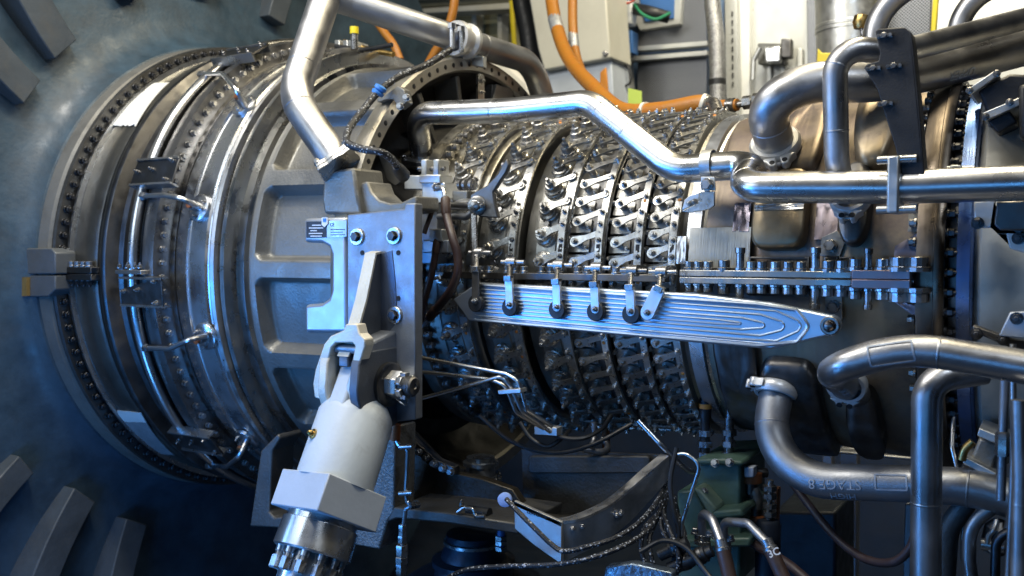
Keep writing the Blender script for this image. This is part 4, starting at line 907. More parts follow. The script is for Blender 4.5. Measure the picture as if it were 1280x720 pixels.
for i, (lab, P, w) in enumerate((('thin steel tube, uppermost of the three at the mount bracket', [(510,444,1.84), (632,467,1.86), (648,476,1.86), (658,512,1.88), (690,533,1.95)], 5),
      ('thin steel tube, middle one of the three beside the bracket', [(510,463,1.86), (612,474,1.88), (632,482,1.88), (645,516,1.9), (684,538,1.97)], 5),
      ('thin steel tube rising from below the other two to their bend', [(512,502,1.84), (560,489,1.85), (627,470,1.86), (638,482,1.87), (652,514,1.89), (688,540,1.96)], 5))):
    pipe('thin_tube', lab, P, .03, w, PIPEB, cat='tube', n=10, group='three thin tubes under the beam')
tb = thing('tube_clip', 'small steel clip holding the three thin tubes at their bend', 'clip', at(640, 490, 1.87)); MB().hull3([at(*p, 1.855) for p in ((622,488),(650,486),(651,491),(623,493))], (0,.03,0)).build('plate', GALV, tb, .001)
t, pts, r = hose('brown_hose', 'long dark brown hose sagging below the matte stage pipe', [(985,596,2.2), (1010,630,2.15), (1045,672,2.1), (1080,698,2.05), (1115,703,2.0), (1138,685,1.98), (1146,660,1.98)], 11, BROWN, wat=3)
t, pts, r = hose('brown_hose', 'brown hose running out of the bottom edge under the green gearbox', [(925,668,2.15), (950,685,2.1), (985,705,2.05), (1020,735,2.0)], 12, BROWN, wat=1)
# ------------------------------------------------------------------ manifold ring with brackets and spray tubes on the inlet case
xm = onR(167, 345, .79).x; RM = .790
mr = thing('wash_manifold', 'slender steel ring tube running round the inlet case on angled brackets', 'manifold', (xm, D, -RM))
MB().tube([cyl(xm, RM, a) for a in range(-100, 112, 2)], .0165, 14).build('ring_tube', PIPEB, mr)
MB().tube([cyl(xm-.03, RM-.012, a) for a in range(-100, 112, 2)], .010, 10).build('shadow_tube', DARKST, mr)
def man_bracket(px, py, w=.082, dx0=-.03, dx1=.15):
    a = degR(px, py, .80); M = rad_frame(xm, RM+.012, a); b = MB()
    b.prism([(dx0,-w*.50), (dx0,w*.05), (dx1,w*.50), (dx1,-w*.50)] if py == 364 else [(dx0,-w*.42), (dx0,w*.42), (dx1,w*.5), (dx1,-w*.5)], .006, M, .006)
    o = b.build('bracket_plate', BPLATE if False else DARKST, mr, .001)
    for s in (.46, -.50): 
        e = MB(); e.box((( dx0+dx1)/2, s*w, .002), (dx1-dx0, .006, .030), M); e.build('bracket_lip', STEEL, o)
    for u, v in ((-.012, .0), (.05, .005), (.125, .03), (.125, -.03)): put(HEXS, 'bolt', o, M @ Matrix.Translation((u, v, .012)))
for px, py in ((204,216), (186,364), (254,550), (290,72)): man_bracket(px, py)
a = degR(168, 340, .8); M = rad_frame(xm, RM, a); o = MB().box((.01,0,.012), (.115,.012,.03), M).build('tube_flange', STEEL, mr, .002)
for u in (-.035, 0, .035, .055): put(HEXS, 'bolt', o, M @ Matrix.Translation((u, .012, .02)) @ Matrix.Rotation(-PI/2, 4, 'X'))
def spray(label, p0, mid, p1, Rd=.745):
    t = thing('spray_tube', label, 'spray tube', onR(*p1, Rd), 'spray tubes on the bright band')
    q0, q1 = onR(*p0, RM+.004), onR(*p1, Rd+.03); qm = [onR(*m, .83) for m in mid]
    xd, ad = cyc(*p1, Rd); Md = rad_frame(xd, Rd-.004, ad)
    MB().tube(fillet([q0]+qm+[q1, Md @ V((0,0,.01))], .03, 8), .0075, 10).build('tube', PIPEB, t)
    d = MB().turn(Md, [(.040,0), (.040,.010), (.037,.012)], 24).build('disc', BRIGHT, t, .001)
    for k in range(3): put(HEXS, 'bolt', d, Md @ Matrix.Rotation(k*2.1+.5, 4, 'Z') @ Matrix.Translation((.028,0,.010)))
    MB().turn(frame(q0, (qm[0]-q0)), [(.013,-.012), (.013,.02), (.010,.024)], 6).build('union_nut', NUT, t)
    MB().turn(Md, [(.014,.01), (.014,.034), (.011,.036)], 6).build('union_nut', NUT, t)
    MB().turn(Md, [(.0115,.036), (.0115,.044)], 12).build('copper_ring', COPPER, t)
spray('bent spray tube from the manifold top to a bolted disc, uppermost of four', (252,93), [(278,92),(296,112)], (306,132))
spray('spray tube above the horizontal joint, running level to its disc', (178,245), [(205,244),(228,248)], (250,260))
spray('spray tube just below the level bracket, rising to its disc', (182,435), [(212,436),(238,424)], (258,420))
spray('lowest spray tube, curving up to a disc beside the lower bracket', (262,582), [(284,583),(300,570)], (309,549))
# tape on the barrel
tp = [cyc(*p, .776) for p in ((137,155),(170,157),(211,103),(180,104))]
o = patch(tp, .775, 14, 16, .002, .45).build('tape_patch', TAPE); tag(o, 'torn white tape patch stuck near the top of the inlet barrel', 'tape')
tp = [cyc(*p, .776) for p in ((147,513),(176,516),(183,528),(151,527))]
lt = thing('tape_patch', 'half white half silver tape strip stuck low on the inlet barrel', 'tape', cyl(tp[0][0], .776, tp[0][1]))
patch(tp, .7745, 6, 4, .002).build('white_end', TAPE, lt)
patch([cyc(*p, .776) for p in ((151,527.3),(183,528.3),(218,569),(190,566))], .7742, 8, 10, .002).build('silver_end', TAPES, lt)
# bits on top of the frame, behind the elbow pipe
tb = thing('top_fittings', 'small yellow capped fittings on a plate on top of the front frame', 'fittings', cyl(-1.95, .72, 80))
for px, py in ((341,66), (443,50)):
    q = at(px, py+12, 2.3); MB().cyl(q, q+V((0,0,.05)), .012).build('stem', NUT, tb); MB().cyl(q+V((0,0,.05)), q+V((0,0,.072)), .014).build('yellow_cap', YELLOW, tb)
for x0 in (360, 418, 428, 435): MB().hull3([at(x0,50,2.4), at(x0+6,50,2.4), at(x0+9,92,2.4), at(x0+3,92,2.4)], (0,.08,0)).build('upright', GALV, tb, .002)
MB().tube(spline([at(420,58,2.38), at(455,62,2.38), at(490,56,2.38)], 6), .008).build('black_lead', RUBBER, tb)
MB().tube(spline([at(430,52,2.45), at(462,62,2.45), at(492,68,2.45)], 6), .009).build('copper_line', BRASS, tb)
MB().hull3([at(*p, 2.3) for p in ((330,78),(362,76),(366,98),(335,100))], (0,.06,0)).build('base_block', CAST, tb, .004)
# ------------------------------------------------------------------ cast yoke and scoop under the engine
YY = 1.86
yk = thing('support_yoke', 'rough cast grey yoke behind the white strut with a flanged arm to the right', 'support yoke', at(480, 690, YY))
MB().hull3(A([(347,542),(350,548),(340,563),(336,640),(342,647),(365,645),(368,661),(312,658),(326,563)], YY), (0,.09,0)).build('left_limb', CASTDK, yk, .005)
MB().hull3(A([(494,533),(492,640),(484,652),(474,687),(436,680),(444,640),(470,560),(478,536)], YY), (0,.09,0)).build('right_limb', mat('rough_cast', (.24,.235,.22), .6, .5, .45, 60, bump=.9, bscale=170), yk, .005)
MB().hull3(A([(492,634),(560,641),(650,655),(648,668),(560,654),(496,648),(484,652)], YY), (0,.22,0)).build('lower_flange', CASTDK, yk, .004)
MB().hull3(A([(494,534),(512,540),(560,590),(600,598),(640,612),(652,630),(646,656),(560,645),(492,640)], YY+.16), (0,.03,0)).build('web', mat('oily_web', (.055,.045,.03), .4, .35, .5, 8, bump=.3, dirt=.5), yk, .003)
arc = [(500,538),(508,546),(516,556),(524,565),(533,572),(543,579),(554,585),(564,589)]
MB().hull3(A([(495,533),(502,533),(520,553),(545,575),(567,584),(567,594),(540,585),(512,560)], YY+.13), (0,.03,0)).build('arc_flange', DARKST, yk, .002)
for px, py in arc: put(HEX, 'bolt', yk, frame(at(px, py, YY+.128), V((0,-1,0))))
fc = thing('oil_line', 'thin bright steel line with stacked unions hanging below the yoke web', 'tube', at(502, 720, YY))
YO = YY-.03
MB().tube(fillet([at(495,548,YO), at(498,557,YO), at(510,560,YO), at(507,615,YO), at(509,630,YO), at(516,632,YO)], .015, 5), .0055, 10).build('upper_tube', PIPEB, fc)
MB().tube(fillet([at(516,632,YO), at(507,636,YO), at(504,662,YO), at(502,740,YO)], .015, 5), .0055, 10).build('lower_tube', PIPEB, fc)
for py, rr, h in ((663,.011,.03), (674,.012,.02), (688,.016,.03), (700,.0165,.02), (711,.015,.03)):
    MB().turn(frame(at(503.5-(py-663)*.03, py, YO), V((0,0,1))), [(rr*.9,-h/2), (rr,-h/2+.002), (rr,h/2-.002), (rr*.9,h/2)], 6).build('union_nut', NUT, fc)
MB().turn(frame(at(494,540,YO), V((.1,0,1))), [(.014,-.02), (.014,.02)], 14).build('brown_cuff', COPPER, fc)
for py in (559, 617): MB().cyl(at(500,py,YO-.004), at(516,py-1,YO-.004), .007).build('tube_clip', NUT, fc)
MB().cyl(at(512,632,YO-.006), at(523,630,YO+.02), .010, n=6).build('elbow_nut', NUT, fc)
# round fitting over the arm
rf = thing('sump_port', 'round dark machined port standing on the yoke arm under the compressor', 'port', at(600, 605, 2.15))
PM = frame(at(601,604,2.15), V((0,0,1)))
MB().turn(PM, [(.055,0), (.060,.008), (.060,.018), (.05,.02), (.042,.024), (.042,.05), (.05,.052), (.05,.062), (.04,.064), (.04,.075)], 28).build('body', STEEL, rf)
for k in range(8): put(HEXS, 'bolt', rf, PM @ Matrix.Rotation(k*PI/4, 4, 'Z') @ Matrix.Translation((.052,0,.018)))
cl = thing('line_clamp', 'small black sleeve in a bent steel clip lying on the yoke flange', 'clip', at(595, 640, YY-.01))
MB().cyl(at(585,638,YY+.03), at(612,642,YY+.03), .014).build('sleeve', RUBBER, cl); MB().tube(fillet([at(572,640,YY), at(580,634,YY), at(592,636,YY), at(593,645,YY), at(606,645,YY)], .01, 4), .004, 8).build('clip_wire', PIPEB, cl); put(HEXS, 'bolt', cl, frame(at(577,632,YY), V((0,0,1))))
lf = thing('front_sump', 'dark blue sump vessel with a ringed neck at the bottom below the yoke', 'sump', at(600, 760, 2.1))
PM = frame(at(592,720,2.1), V((0,0,1)))
MB().turn(PM, [(.20,-.25), (.20,-.02), (.17,.0), (.11,.01), (.105,.03), (.115,.035), (.115,.05), (.09,.055), (.085,.075), (.075,.09), (.075,.12)], 40).build('vessel', mat('navy_vessel', (.015,.024,.04), .3, .4, .3, 8), lf)
MB().turn(PM, [(.076,.092), (.083,.094), (.083,.102), (.076,.104)], 36, False).build('neck_ring', NUT, lf)
bs = thing('bottom_bolt', 'blue steel stud with a nut stack in front of the dark sump', 'stud', at(626, 690, 1.95))
MB().cyl(at(627,655,1.95), at(626,684,1.95), .010).build('shank', BLUEP, bs)
for py in (672, 678, 685): MB().turn(frame(at(626.5,py,1.95), V((0,0,1))), [(.016,-.005), (.016,.005)], 6).build('nut', NUT, bs)
# scoop
YS = 1.80
sc_ = thing('collector_scoop', 'open metal scoop with a pale triangular end plate and curved lip below the compressor', 'scoop', at(700, 705, YS))
MB().hull3([at(*p, YS) for p in ((642,626),(702,653),(702,706),(668,682),(643,661))], (0,.012,0)).build('end_plate', mat('pale_end_plate', (.52,.52,.51), .7, .4, .2, 10, bump=.1, dirt=.4, dirtcol=(.2,.2,.2)), sc_, .002)
top = [(702,653,YS+.006),(722,650,YS+.02),(745,641,YS+.05),(768,628,YS+.08),(790,610,YS+.12),(812,591,YS+.16),(836,571,YS+.20)]
bot = [(702,704,YS+.01),(722,694,YS+.03),(745,683,YS+.06),(768,668,YS+.09),(790,650,YS+.13),(812,626,YS+.17),(837,598,YS+.21)]
T_ = spline([at(*p) for p in top], 4); B_ = spline([at(*p) for p in bot], 4); b = MB(); n = len(T_)
b.add(T_+B_+[p+V((-.006,.012,0)) for p in T_]+[p+V((-.006,.012,0)) for p in B_], [(i,i+1,n+i+1,n+i) for i in range(n-1)]+[(2*n+i,3*n+i,3*n+i+1,2*n+i+1) for i in range(n-1)]+[(i,2*n+i,2*n+i+1,i+1) for i in range(n-1)]+[(n+i,n+i+1,3*n+i+1,3*n+i) for i in range(n-1)])
b.build('curved_wall', mat('scoop_steel', (.36,.36,.35), .7, .4, .4, 8, bump=.15, dirt=.5), sc_)
lip = [(702,653,YS+.004),(690,652,YS+.02)]
inn = [(688,650,YS+.03),(712,646,YS+.05),(738,636,YS+.08),(762,622,YS+.11),(784,604,YS+.14),(804,586,YS+.18),(826,568,YS+.22)]
I_ = spline([at(*p) for p in inn], 4); b = MB()
b.add([p+V((0,0,.002)) for p in T_]+[p+V((0,0,.002)) for p in I_]+[p-V((0,0,.004)) for p in T_]+[p-V((0,0,.004)) for p in I_], [(i,i+1,n+i+1,n+i) for i in range(n-1)]+[(2*n+i,3*n+i,3*n+i+1,2*n+i+1) for i in range(n-1)]+[(n+i,n+i+1,3*n+i+1,3*n+i) for i in range(n-1)]+[(i,2*n+i,2*n+i+1,i+1) for i in range(n-1)])
b.build('lip', STEEL, sc_)
YB2 = YS+.36
back = [(652,562),(836,569),(828,600),(800,625),(760,645),(700,650),(655,640)]
MB().hull3([at(*p, YB2) for p in back], (0,.01,0)).build('back_wall', CASTDK, sc_)
MB().hull3([at(*p, YB2-.02) for p in rrect(660,570,812,592,5)], (0,.015,0)).build('back_rib', CASTDK, sc_, .004)
fl = [(642,626,YS),(702,653,YS),(760,645,YB2),(700,640,YB2),(655,630,YB2)]
MB().hull3([at(*p) for p in fl], (0,0,-.01)).build('floor', mat('oily_floor', (.12,.105,.085), .6, .35, .5, 8, dirt=.6), sc_)
me = text_mesh('COMPRESSOR', .0085); me.materials.append(INK); put(me, 'marking', sc_, frame(at(671,644,YS-.001), V((0,-1,0)), V((1,0,-.12))))
for px, py in ((716,660),(728,657),(771,643),(776,641)): put(HEXS, 'bolt', sc_, frame(at(px, py, YS+.02+(px-716)*.0013), V((.4,-1,0))))
tb_ = thing('tube_clip', 'silver clip plate where the three thin tubes end under the compressor', 'clip', at(682, 540, 1.97))
gr = thing('cable_grommet', 'blue grommet with a braided cable passing through at the scoop corner', 'grommet', at(632, 624, YS-.02))
MB().turn(frame(at(632,624,YS-.005), V((.3,-1,.1))), [(.010,0), (.0165,.002), (.0165,.010), (.010,.012)], 22).build('ring', mat('pale_blue_grommet', (.30,.42,.75), 0, .4, .1, 20), gr)
def cable(label, P, w=7, group=None, m_=None): return hose('braided_cable', label, P, w, m_ or BRAID, 'cable', 1, 9, group, rr=.0058)
cable('braided cable leaving the blue grommet and dipping in front of the scoop', [(633,624,1.77),(648,640,1.75),(670,662,1.74),(690,681,1.74),(706,689,1.74),(735,683,1.76),(770,672,1.80),(800,652,1.86),(822,626,1.95),(834,600,2.05)])
cable('lowest braided cable running along the bottom edge of the photo', [(560,722,1.74),(585,712,1.74),(630,708,1.74),(690,706,1.74),(740,697,1.76),(780,682,1.80),(810,662,1.87),(828,630,1.97)])
cable('braided cable hanging in a loop left of the green gearbox', [(836,590,2.1),(832,625,2.02),(826,655,1.98),(838,680,1.96),(850,690,1.97),(856,670,2.0),(848,645,2.05),(842,620,2.1)], group='hanging braided cables')
cable('braided cable falling from the scoop end to the bottom edge', [(830,610,2.05),(822,645,2.0),(812,672,1.96),(815,700,1.94),(828,735,1.94)])
cable('knotted braided cable curving down beside the elbow tubes', [(838,605,2.06),(830,640,1.99),(838,665,1.95),(848,695,1.93),(842,735,1.93)])
cable('braided cable bundle end by the gearbox foot', [(826,640,1.99),(806,660,1.95),(802,690,1.93),(818,720,1.93),(850,712,1.94),(872,690,1.97)])
cable('black cable under the compressor, drooping right of the three thin tubes', [(676,534,1.97),(700,546,1.98),(728,548,2.0),(752,536,2.05),(764,520,2.1)], m_=RUBBER)
cable('short black cable looped below the tube clip under the compressor', [(650,528,1.98),(664,548,1.98),(684,558,1.98),(702,548,2.0),(712,538,2.05)], m_=RUBBER)
cable('thin black cable sagging from the compressor to the scoop back', [(600,520,2.1),(640,552,2.1),(690,566,2.08),(740,556,2.1),(790,530,2.15)], m_=RUBBER)
cable('thin black cable down the left side of the green gearbox', [(846,560,2.0),(838,600,1.98),(842,640,1.97),(848,668,1.97),(838,720,1.95)], m_=RUBBER)
cable('black cable crossing low in front of the gearbox foot', [(800,690,1.9),(828,676,1.92),(856,684,1.93),(880,712,1.92),(898,735,1.9)], m_=RUBBER)
MB().hull3([at(*p, 1.96) for p in ((668,533),(696,535),(696,545),(668,543))], (0,.03,0)).build('plate', GALV, tb_, .001)
for i, (px, py) in enumerate(((838,688),(850,705),(868,698))):
    cn = thing('cable_plug', ('black cable plug tilted at the foot of the gearbox, upper one', 'black cable plug near the bottom edge by the elbow tubes', 'black cable plug between braided cables and first elbow tube')[i], 'plug', at(px, py, 1.95))
    d = V((.6,.1,.35)).normalized(); Mc = frame(at(px, py, 1.95), d); MB().turn(Mc, [(.010,-.03), (.014,-.028), (.014,.0), (.018,.002), (.018,.03), (.013,.032), (.013,.045)], 16).build('shell', RUBBER, cn); MB().turn(Mc, [(.0185,.008), (.0195,.010), (.0195,.02), (.0185,.022)], 16, False).build('lock_ring', BOLTDK, cn)
for lab, P, w in (('thin steel tube slanting down from the compressor to the green gearbox', [(798,526,2.0),(826,556,2.0),(852,582,2.05),(866,592,2.08),(874,585,2.1)], 7), ('thin steel tube bent like a hook in front of the green gearbox', [(848,568,1.98),(856,566,1.98),(876,580,1.98),(866,610,1.98),(852,655,1.98),(853,705,1.98)], 5)):
    pipe('thin_tube', lab, P, .03, w, PIPEB, cat='tube', n=10)
for lab, P in (('pair of pipes, left pipe with a bent foot above the scoop', [(742,528,2.15),(744,548,2.15),(738,560,2.12)]), ('bent pipe stub above the scoop beside its twin', [(752,548,2.2),(762,556,2.2),(756,566,2.15),(730,562,2.12)])): pipe('drain_stub', lab, P, .03, 8, PIPE, cat='pipe', n=12)
t, pts, r = pipe('cable_conduit', 'orange upright conduit behind the scoop', [(757,526,2.35),(758,566,2.35)], .02, 10, COPPER, cat='conduit', n=14)
# green gearbox
YG = 2.12
gb = thing('gearbox', 'green painted gearbox with a stepped sloping front under the engine', 'gearbox', at(885, 700, YG))
def gp(name, pts, y, th, m_=GREEN, bev=.006): return MB().hull3([at(*p, y) for p in pts], (0,th,0)).build(name, m_, gb, bev)
gp('upper_housing', [(872,579),(925,579),(925,640),(893,640),(869,612)], YG+.04, .22)
gp('cover', [(868,574),(905,573),(928,577),(928,583),(869,581)], YG+.02, .26)
gp('slope', [(866,610),(874,611),(896,636),(892,645),(884,643)], YG-.02, .08, mat('green_edge', (.15,.21,.16), 0, .42, .2, 8))
gp('shelf', [(880,640),(926,636),(930,646),(884,650)], YG-.02, .2)
gp('lower_housing', [(846,614),(868,612),(886,648),(926,646),(924,730),(846,730)], YG+.0, .24)
gp('base_flange', [(850,674),(938,672),(938,684),(850,686)], YG-.04, .1)
for px, py in ((894,579),(912,578),(896,641),(880,615)): put(HEX, 'bolt', gb, frame(at(px, py, YG-.0), V((0,-1,.4))))
for i, (px, lab) in enumerate(((881,'black cable gland rising from the green gearbox top, left one'), (911,'bare steel fitting stack on the green gearbox top, right one'))):
    g = thing('gearbox_fitting', lab, 'fitting', at(px, 575, YG+.1)); q = at(px, 577, YG+.1)
    MB().cyl(q, q+V((0,0,.11)), .012).build('stem', RUBBER if i == 0 else NUT, g)
    for k in range(3): MB().turn(frame(q+V((0,0,.01+.028*k)), V((0,0,1))), [(.019,0), (.019,.014)], 6).build('nut', NUT, g)
    MB().cyl(q+V((0,0,.11)), q+V((0,0,.2)), .015 if i == 0 else .008).build('lead', RUBBER if i == 0 else NUT, g)
    if i == 0: MB().turn(frame(q+V((0,0,.135)), V((0,0,1))), [(.016,0), (.017,.012)], 14).build('orange_band', RED, g)
el = []
for lab, P in (('left steel elbow tube dropping into a brown sleeve by the gearbox', [(878,674,2.02),(877,640,2.0),(890,648,1.96),(902,680,1.92),(914,730,1.90)]), ('right steel elbow tube with a marked brown sleeve by the gearbox', [(904,680,2.02),(905,652,2.0),(935,654,1.96),(960,680,1.92),(985,735,1.90)])):
    t, pts, r = pipe('elbow_tube', lab, P, .03, 11, PIPE, cat='tube', n=16)
    q0, q1 = at(*P[3]), at(*P[4]); d = (q1-q0).normalized(); MB().cyl(q0+d*.012, q1, r*1.55, n=20).build('brown_sleeve', MATS['brown_cuff'], t); MB().turn(frame(q0-d*.01, d), [(r*1.3,0), (r*1.3,.016), (r*1.6,.018), (r*1.6,.024)], 12).build('ferrule', NUT, t)
    flange_plate(t, frame(pts[0], V((0,0,1))), r, 2)
me = text_mesh('3C', .021, .0002, .0004); me.materials.append(TEXTM); dd = (at(985,735,1.9)-at(960,680,1.92)).normalized(); put(me, 'marking', t, frame(at(967.5,691,1.888), V((.45,-1,.3)), dd.cross(V((.45,-1,.3)))*-1))
for lab, P, m_ in (('grey corrugated elbow hose right of the gearbox', [(926,612,2.25),(940,608,2.22),(946,625,2.22),(944,645,2.22)], CAST), ('short pale pipe stub on the right of the gearbox top', [(915,575,2.3),(932,566,2.3),(936,575,2.3)], PIPEM)): pipe('elbow_hose', lab, P, .03, 16, m_, cat='hose', n=18)
for px, py, lab in ((938,596,'rust coloured ring fitting by the white valve block'), (944,650,'rust coloured ring fitting under the grey elbow hose')):
    g = thing('ring_fitting', lab, 'fitting', at(px, py, 2.22)); PMx = frame(at(px,py,2.22), V((0,0,1))); MB().turn(PMx, [(.028,-.012), (.028,.012), (.020,.014)], 20).build('ring', COPPER, g); MB().turn(PMx, [(.018,-.04), (.018,.03)], 14).build('spigot', DARKST, g)
vb = thing('valve_block', 'small white valve block beside the green gearbox top', 'valve', at(935, 592, 2.2)); MB().hull3([at(*p, 2.18) for p in ((930,584),(942,584),(942,597),(930,597))], (0,.03,0)).build('block', WHITEB, vb, .003); MB().cyl(at(924,590,2.2), at(958,591,2.25), .012).build('spindle', DARKST, vb)
vs2 = thing('valve_stack', 'upright steel valve stem stack right of the gearbox under the stage pipe', 'fitting', at(962, 660, 2.2))
MB().cyl(at(963,600,2.2), at(960,652,2.2), .008).build('stem', NUT, vs2)
for py in (610, 620, 632, 642): MB().turn(frame(at(962,py,2.2), V((0,0,1))), [(.017,-.006), (.017,.006)], 6).build('nut', NUT, vs2)
MB().turn(frame(at(960,665,2.2), V((0,0,1))), [(.03,-.12), (.03,.02), (.024,.03)], 18).build('post', BLUEP if False else NAVY, vs2)
# struts of steel at lower right
ra = thing('rod_actuator', 'pale clamped actuator block tilted behind the thin vertical tube, lower right', 'actuator', at(1235, 590, 2.05))
MB().hull3([at(*p, 2.03) for p in ((1224,535),(1266,552),(1262,562),(1221,545))], (0,.12,0)).build('upper_plate', GALV, ra, .002)
MB().hull3([at(*p, 2.06) for p in ((1224,547),(1252,556),(1240,590),(1212,576))], (0,.10,0)).build('body', CAST, ra, .006)
MB().hull3([at(*p, 2.03) for p in ((1206,571),(1246,592),(1242,600),(1203,579))], (0,.12,0)).build('lower_plate', GALV, ra, .002)
MB().tube(spline([at(1216,552,2.02), at(1206,562,2.02), at(1202,575,2.02)], 6), .008).build('yellow_lead', BRASS, ra)
MB().cyl(at(1222,590,2.1), at(1216,604,2.1), .03, .024).build('neck', NUT, ra)
sv = thing('small_valve', 'small dark valve with a curved bright lever near the lower right corner', 'valve', at(1245, 690, 2.0))
MB().turn(frame(at(1246,672,2.02), V((.2,0,1))), [(.02,-.03), (.026,-.01), (.026,.02), (.014,.035)], 16).build('body', DARKST, sv)
MB().tube(spline([at(1246,650,2.0), at(1242,662,1.99), at(1236,670,1.99), at(1234,680,1.99)], 6), .005).build('lever', BRIGHT, sv); MB().turn(frame(at(1241,682,2.0), V((1,0,0))), [(.012,-.02), (.012,.02)], 14).build('knob', NUT, sv)
# ------------------------------------------------------------------ enclosure behind and below
YW = 4.9
floor = MB().box((0, 3.0, -1.75), (9, 9, .1)).build('floor', NAVY); struct(floor)
wl = MB().box((0, YW+.35, .9), (9, .1, 5.4)).build('enclosure_wall', NAVY); tag(wl, 'dark blue enclosure wall behind the turbine', 'wall')
def wallbox(name, label, cat, pts, y, th, m_, bev=.004):
    P = [at(px, py, y) for px, py in pts]; o = MB().hull3(P, (0, th, 0)).build(name, m_, None, bev); tag(o, label, cat); return o
wallbox('wall_panel', 'olive cream wall panel under the roof beam left of the cream cover', 'panel', [(420,-60),(650,-60),(650,130),(420,130)], YW+.1, .05, mat('olive_panel', (.40,.36,.20), .1, .5, .3, 3))
rb = thing('roof_beam', 'pale roof beam with two flanges at the top above the cross pipe', 'beam', at(580, 12, YW-.2))
for (a, b_) in ((-30,-8), (4,14)): MB().hull3([at(505,a+8,YW-.2), at(655,a-2,YW-.2), at(655,b_-4,YW-.2), at(505,b_+4,YW-.2)], (0,.12,0)).build('beam_flange', CREAM, rb, .004)
MB().hull3([at(505,0,YW-.1), at(655,-8,YW-.1), at(655,2,YW-.1), at(505,10,YW-.1)], (0,.06,0)).build('beam_web', mat('beam_shade', (.25,.23,.15), .1, .5), rb)
for x in (590, 622): MB().hull3([at(x,14,YW-.05), at(x+5,14,YW-.05), at(x+5,90,YW-.05), at(x,90,YW-.05)], (0,.08,0)).build('stud_rail', CREAM, rb)
wallbox('yellow_strap', 'narrow yellow strap hanging beside the dark cable drop', 'strap', [(636,0),(640,0),(646,80),(641,80)], YW-.4, .02, YELLOW)
t, pts, r = hose('cable_drop', 'thick dark cable drop left of the cream cover', [(655,-30,4.2),(652,0,4.2),(660,40,4.2),(667,100,4.2)], 24, RUBBER, 'cable', 1)
cv = thing('cream_cover', 'big cream sheet metal cover behind the orange hoses', 'cover', at(700, 118, 4.0))
MB().hull3([at(*p, 4.0) for p in ((655,-40),(755,-40),(763,72),(680,88),(672,60))], (0,.25,0)).build('sheet', CREAM, cv, .008); put(HEXL, 'bolt', cv, frame(at(757,67,3.999), V((0,-1,0))))
wallbox('white_cover', 'pale bluish lit cover under the cream sheet beside the orange blade', 'cover', [(682,88),(764,73),(768,140),(690,140)], 4.05, .2, mat('bluish_lit_cover', (.62,.68,.76), .1, .4, .15, 6))  # bluish light falling on the cover is put into its colour
wallbox('frame_post', 'light post with blue shade left of the cabinet', 'post', [(768,75),(782,70),(786,140),(770,140)], 4.4, .1, PANELW)
wallbox('curved_cover', 'rounded white cover behind the bolted rim', 'cover', [(606,60),(640,78),(664,100),(672,140),(600,140),(580,62)], 3.3, .2, mat('warm_white_cover', (.72,.68,.56), 0, .4, .1, 5), .03)
wallbox('orange_flag', 'small upright orange blade beside the lime card', 'blade', [(750,90),(757,84),(760,118),(749,118)], 3.8, .015, ORANGE if False else mat('orange_blade_paint', (.80,.30,.03), 0, .5))
wallbox('lime_card', 'lime green card standing behind the orange hose', 'card', [(785,110),(802,114),(802,134),(785,134)], 3.6, .004, LIME, .0005)
cb = thing('control_cabinet', 'dark cabinet of perforated sheets with two pale rails and blue window', 'cabinet', at(840, 140, 4.5))
MB().hull3([at(*p, 4.55) for p in ((762,-40),(905,-40),(905,150),(785,150))], (0,.3,0)).build('carcass', mat('cabinet_blue', (.10,.16,.26), .2, .4, .2, 5), cb)
MB().hull3([at(*p, 4.5) for p in ((797,-30),(883,-30),(883,52),(797,58))], (0,.03,0)).build('upper_sheet', PERF, cb)
MB().hull3([at(*p, 4.5) for p in ((797,78),(883,68),(883,150),(797,150))], (0,.03,0)).build('lower_sheet', PERF, cb)
for y0 in (58, 70): MB().hull3([at(*p, 4.44) for p in ((768,y0+2),(884,y0-7),(884,y0-1),(768,y0+8))], (0,.05,0)).build('rail', PANELW, cb, .003)
MB().hull3([at(*p, 4.46) for p in ((790,-20),(853,-20),(850,30),(800,38),(795,30))], (0,.04,0)).build('window_frame', PANELW, cb, .004)
MB().hull3([at(*p, 4.45) for p in ((796,-15),(843,-15),(842,23),(806,27))], (0,.02,0)).build('window', BLUEP, cb, .002)
MB().tube(spline([at(790,10,4.35), at(812,15,4.3), at(836,22,4.35)], 6), .03).build('dark_cable', RUBBER, cb)
for lab, P in (('white round lamp cover left of the blue window', [(762,0),(790,0),(788,30),(764,32)]), ('white box under the lamp cover beside the cabinet', [(760,38),(780,36),(781,58),(762,62)])): wallbox('white_box', lab, 'box', P, 4.3, .08, WHITE if False else mat('white_box_paint', (.8,.82,.82), 0, .4), .01)
hose('red_cable', 'thin red cable dangling by the blue window', [(768,14,4.25),(776,6,4.25),(790,2,4.25),(800,-10,4.25)], 3, mat('red_sheath', (.6,.08,.04), 0, .4), 'cable', 1, 8)
hose('green_cable', 'green cable slung across the blue window', [(793,6,4.3),(804,18,4.28),(820,24,4.28),(838,16,4.3)], 4, mat('green_sheath', (.03,.25,.12), 0, .4), 'cable', 1, 8)
wallbox('cable_duct', 'short blue upright duct between the white box and the cabinet', 'duct', [(782,38),(790,38),(790,66),(782,67)], 4.3, .08, BLUEP)
hose('signal_cable', 'thin dark cable looping down in front of the cabinet post', [(774,50,4.2),(778,70,4.2),(788,90,4.2),(786,105,4.2),(762,112,4.2)], 3, RUBBER, 'cable', 1, 8)
t, pts, r = hose('flexible_conduit', 'upright braided steel conduit right of the cabinet', [(888,-30,4.2),(891,10,4.2),(896,60,4.2),(897,150,4.2)], 20, STEELBRAID, 'conduit', 1, 20); collar(t, pts, 20, r, .03, RUBBER, 'tie', False, 1.06)
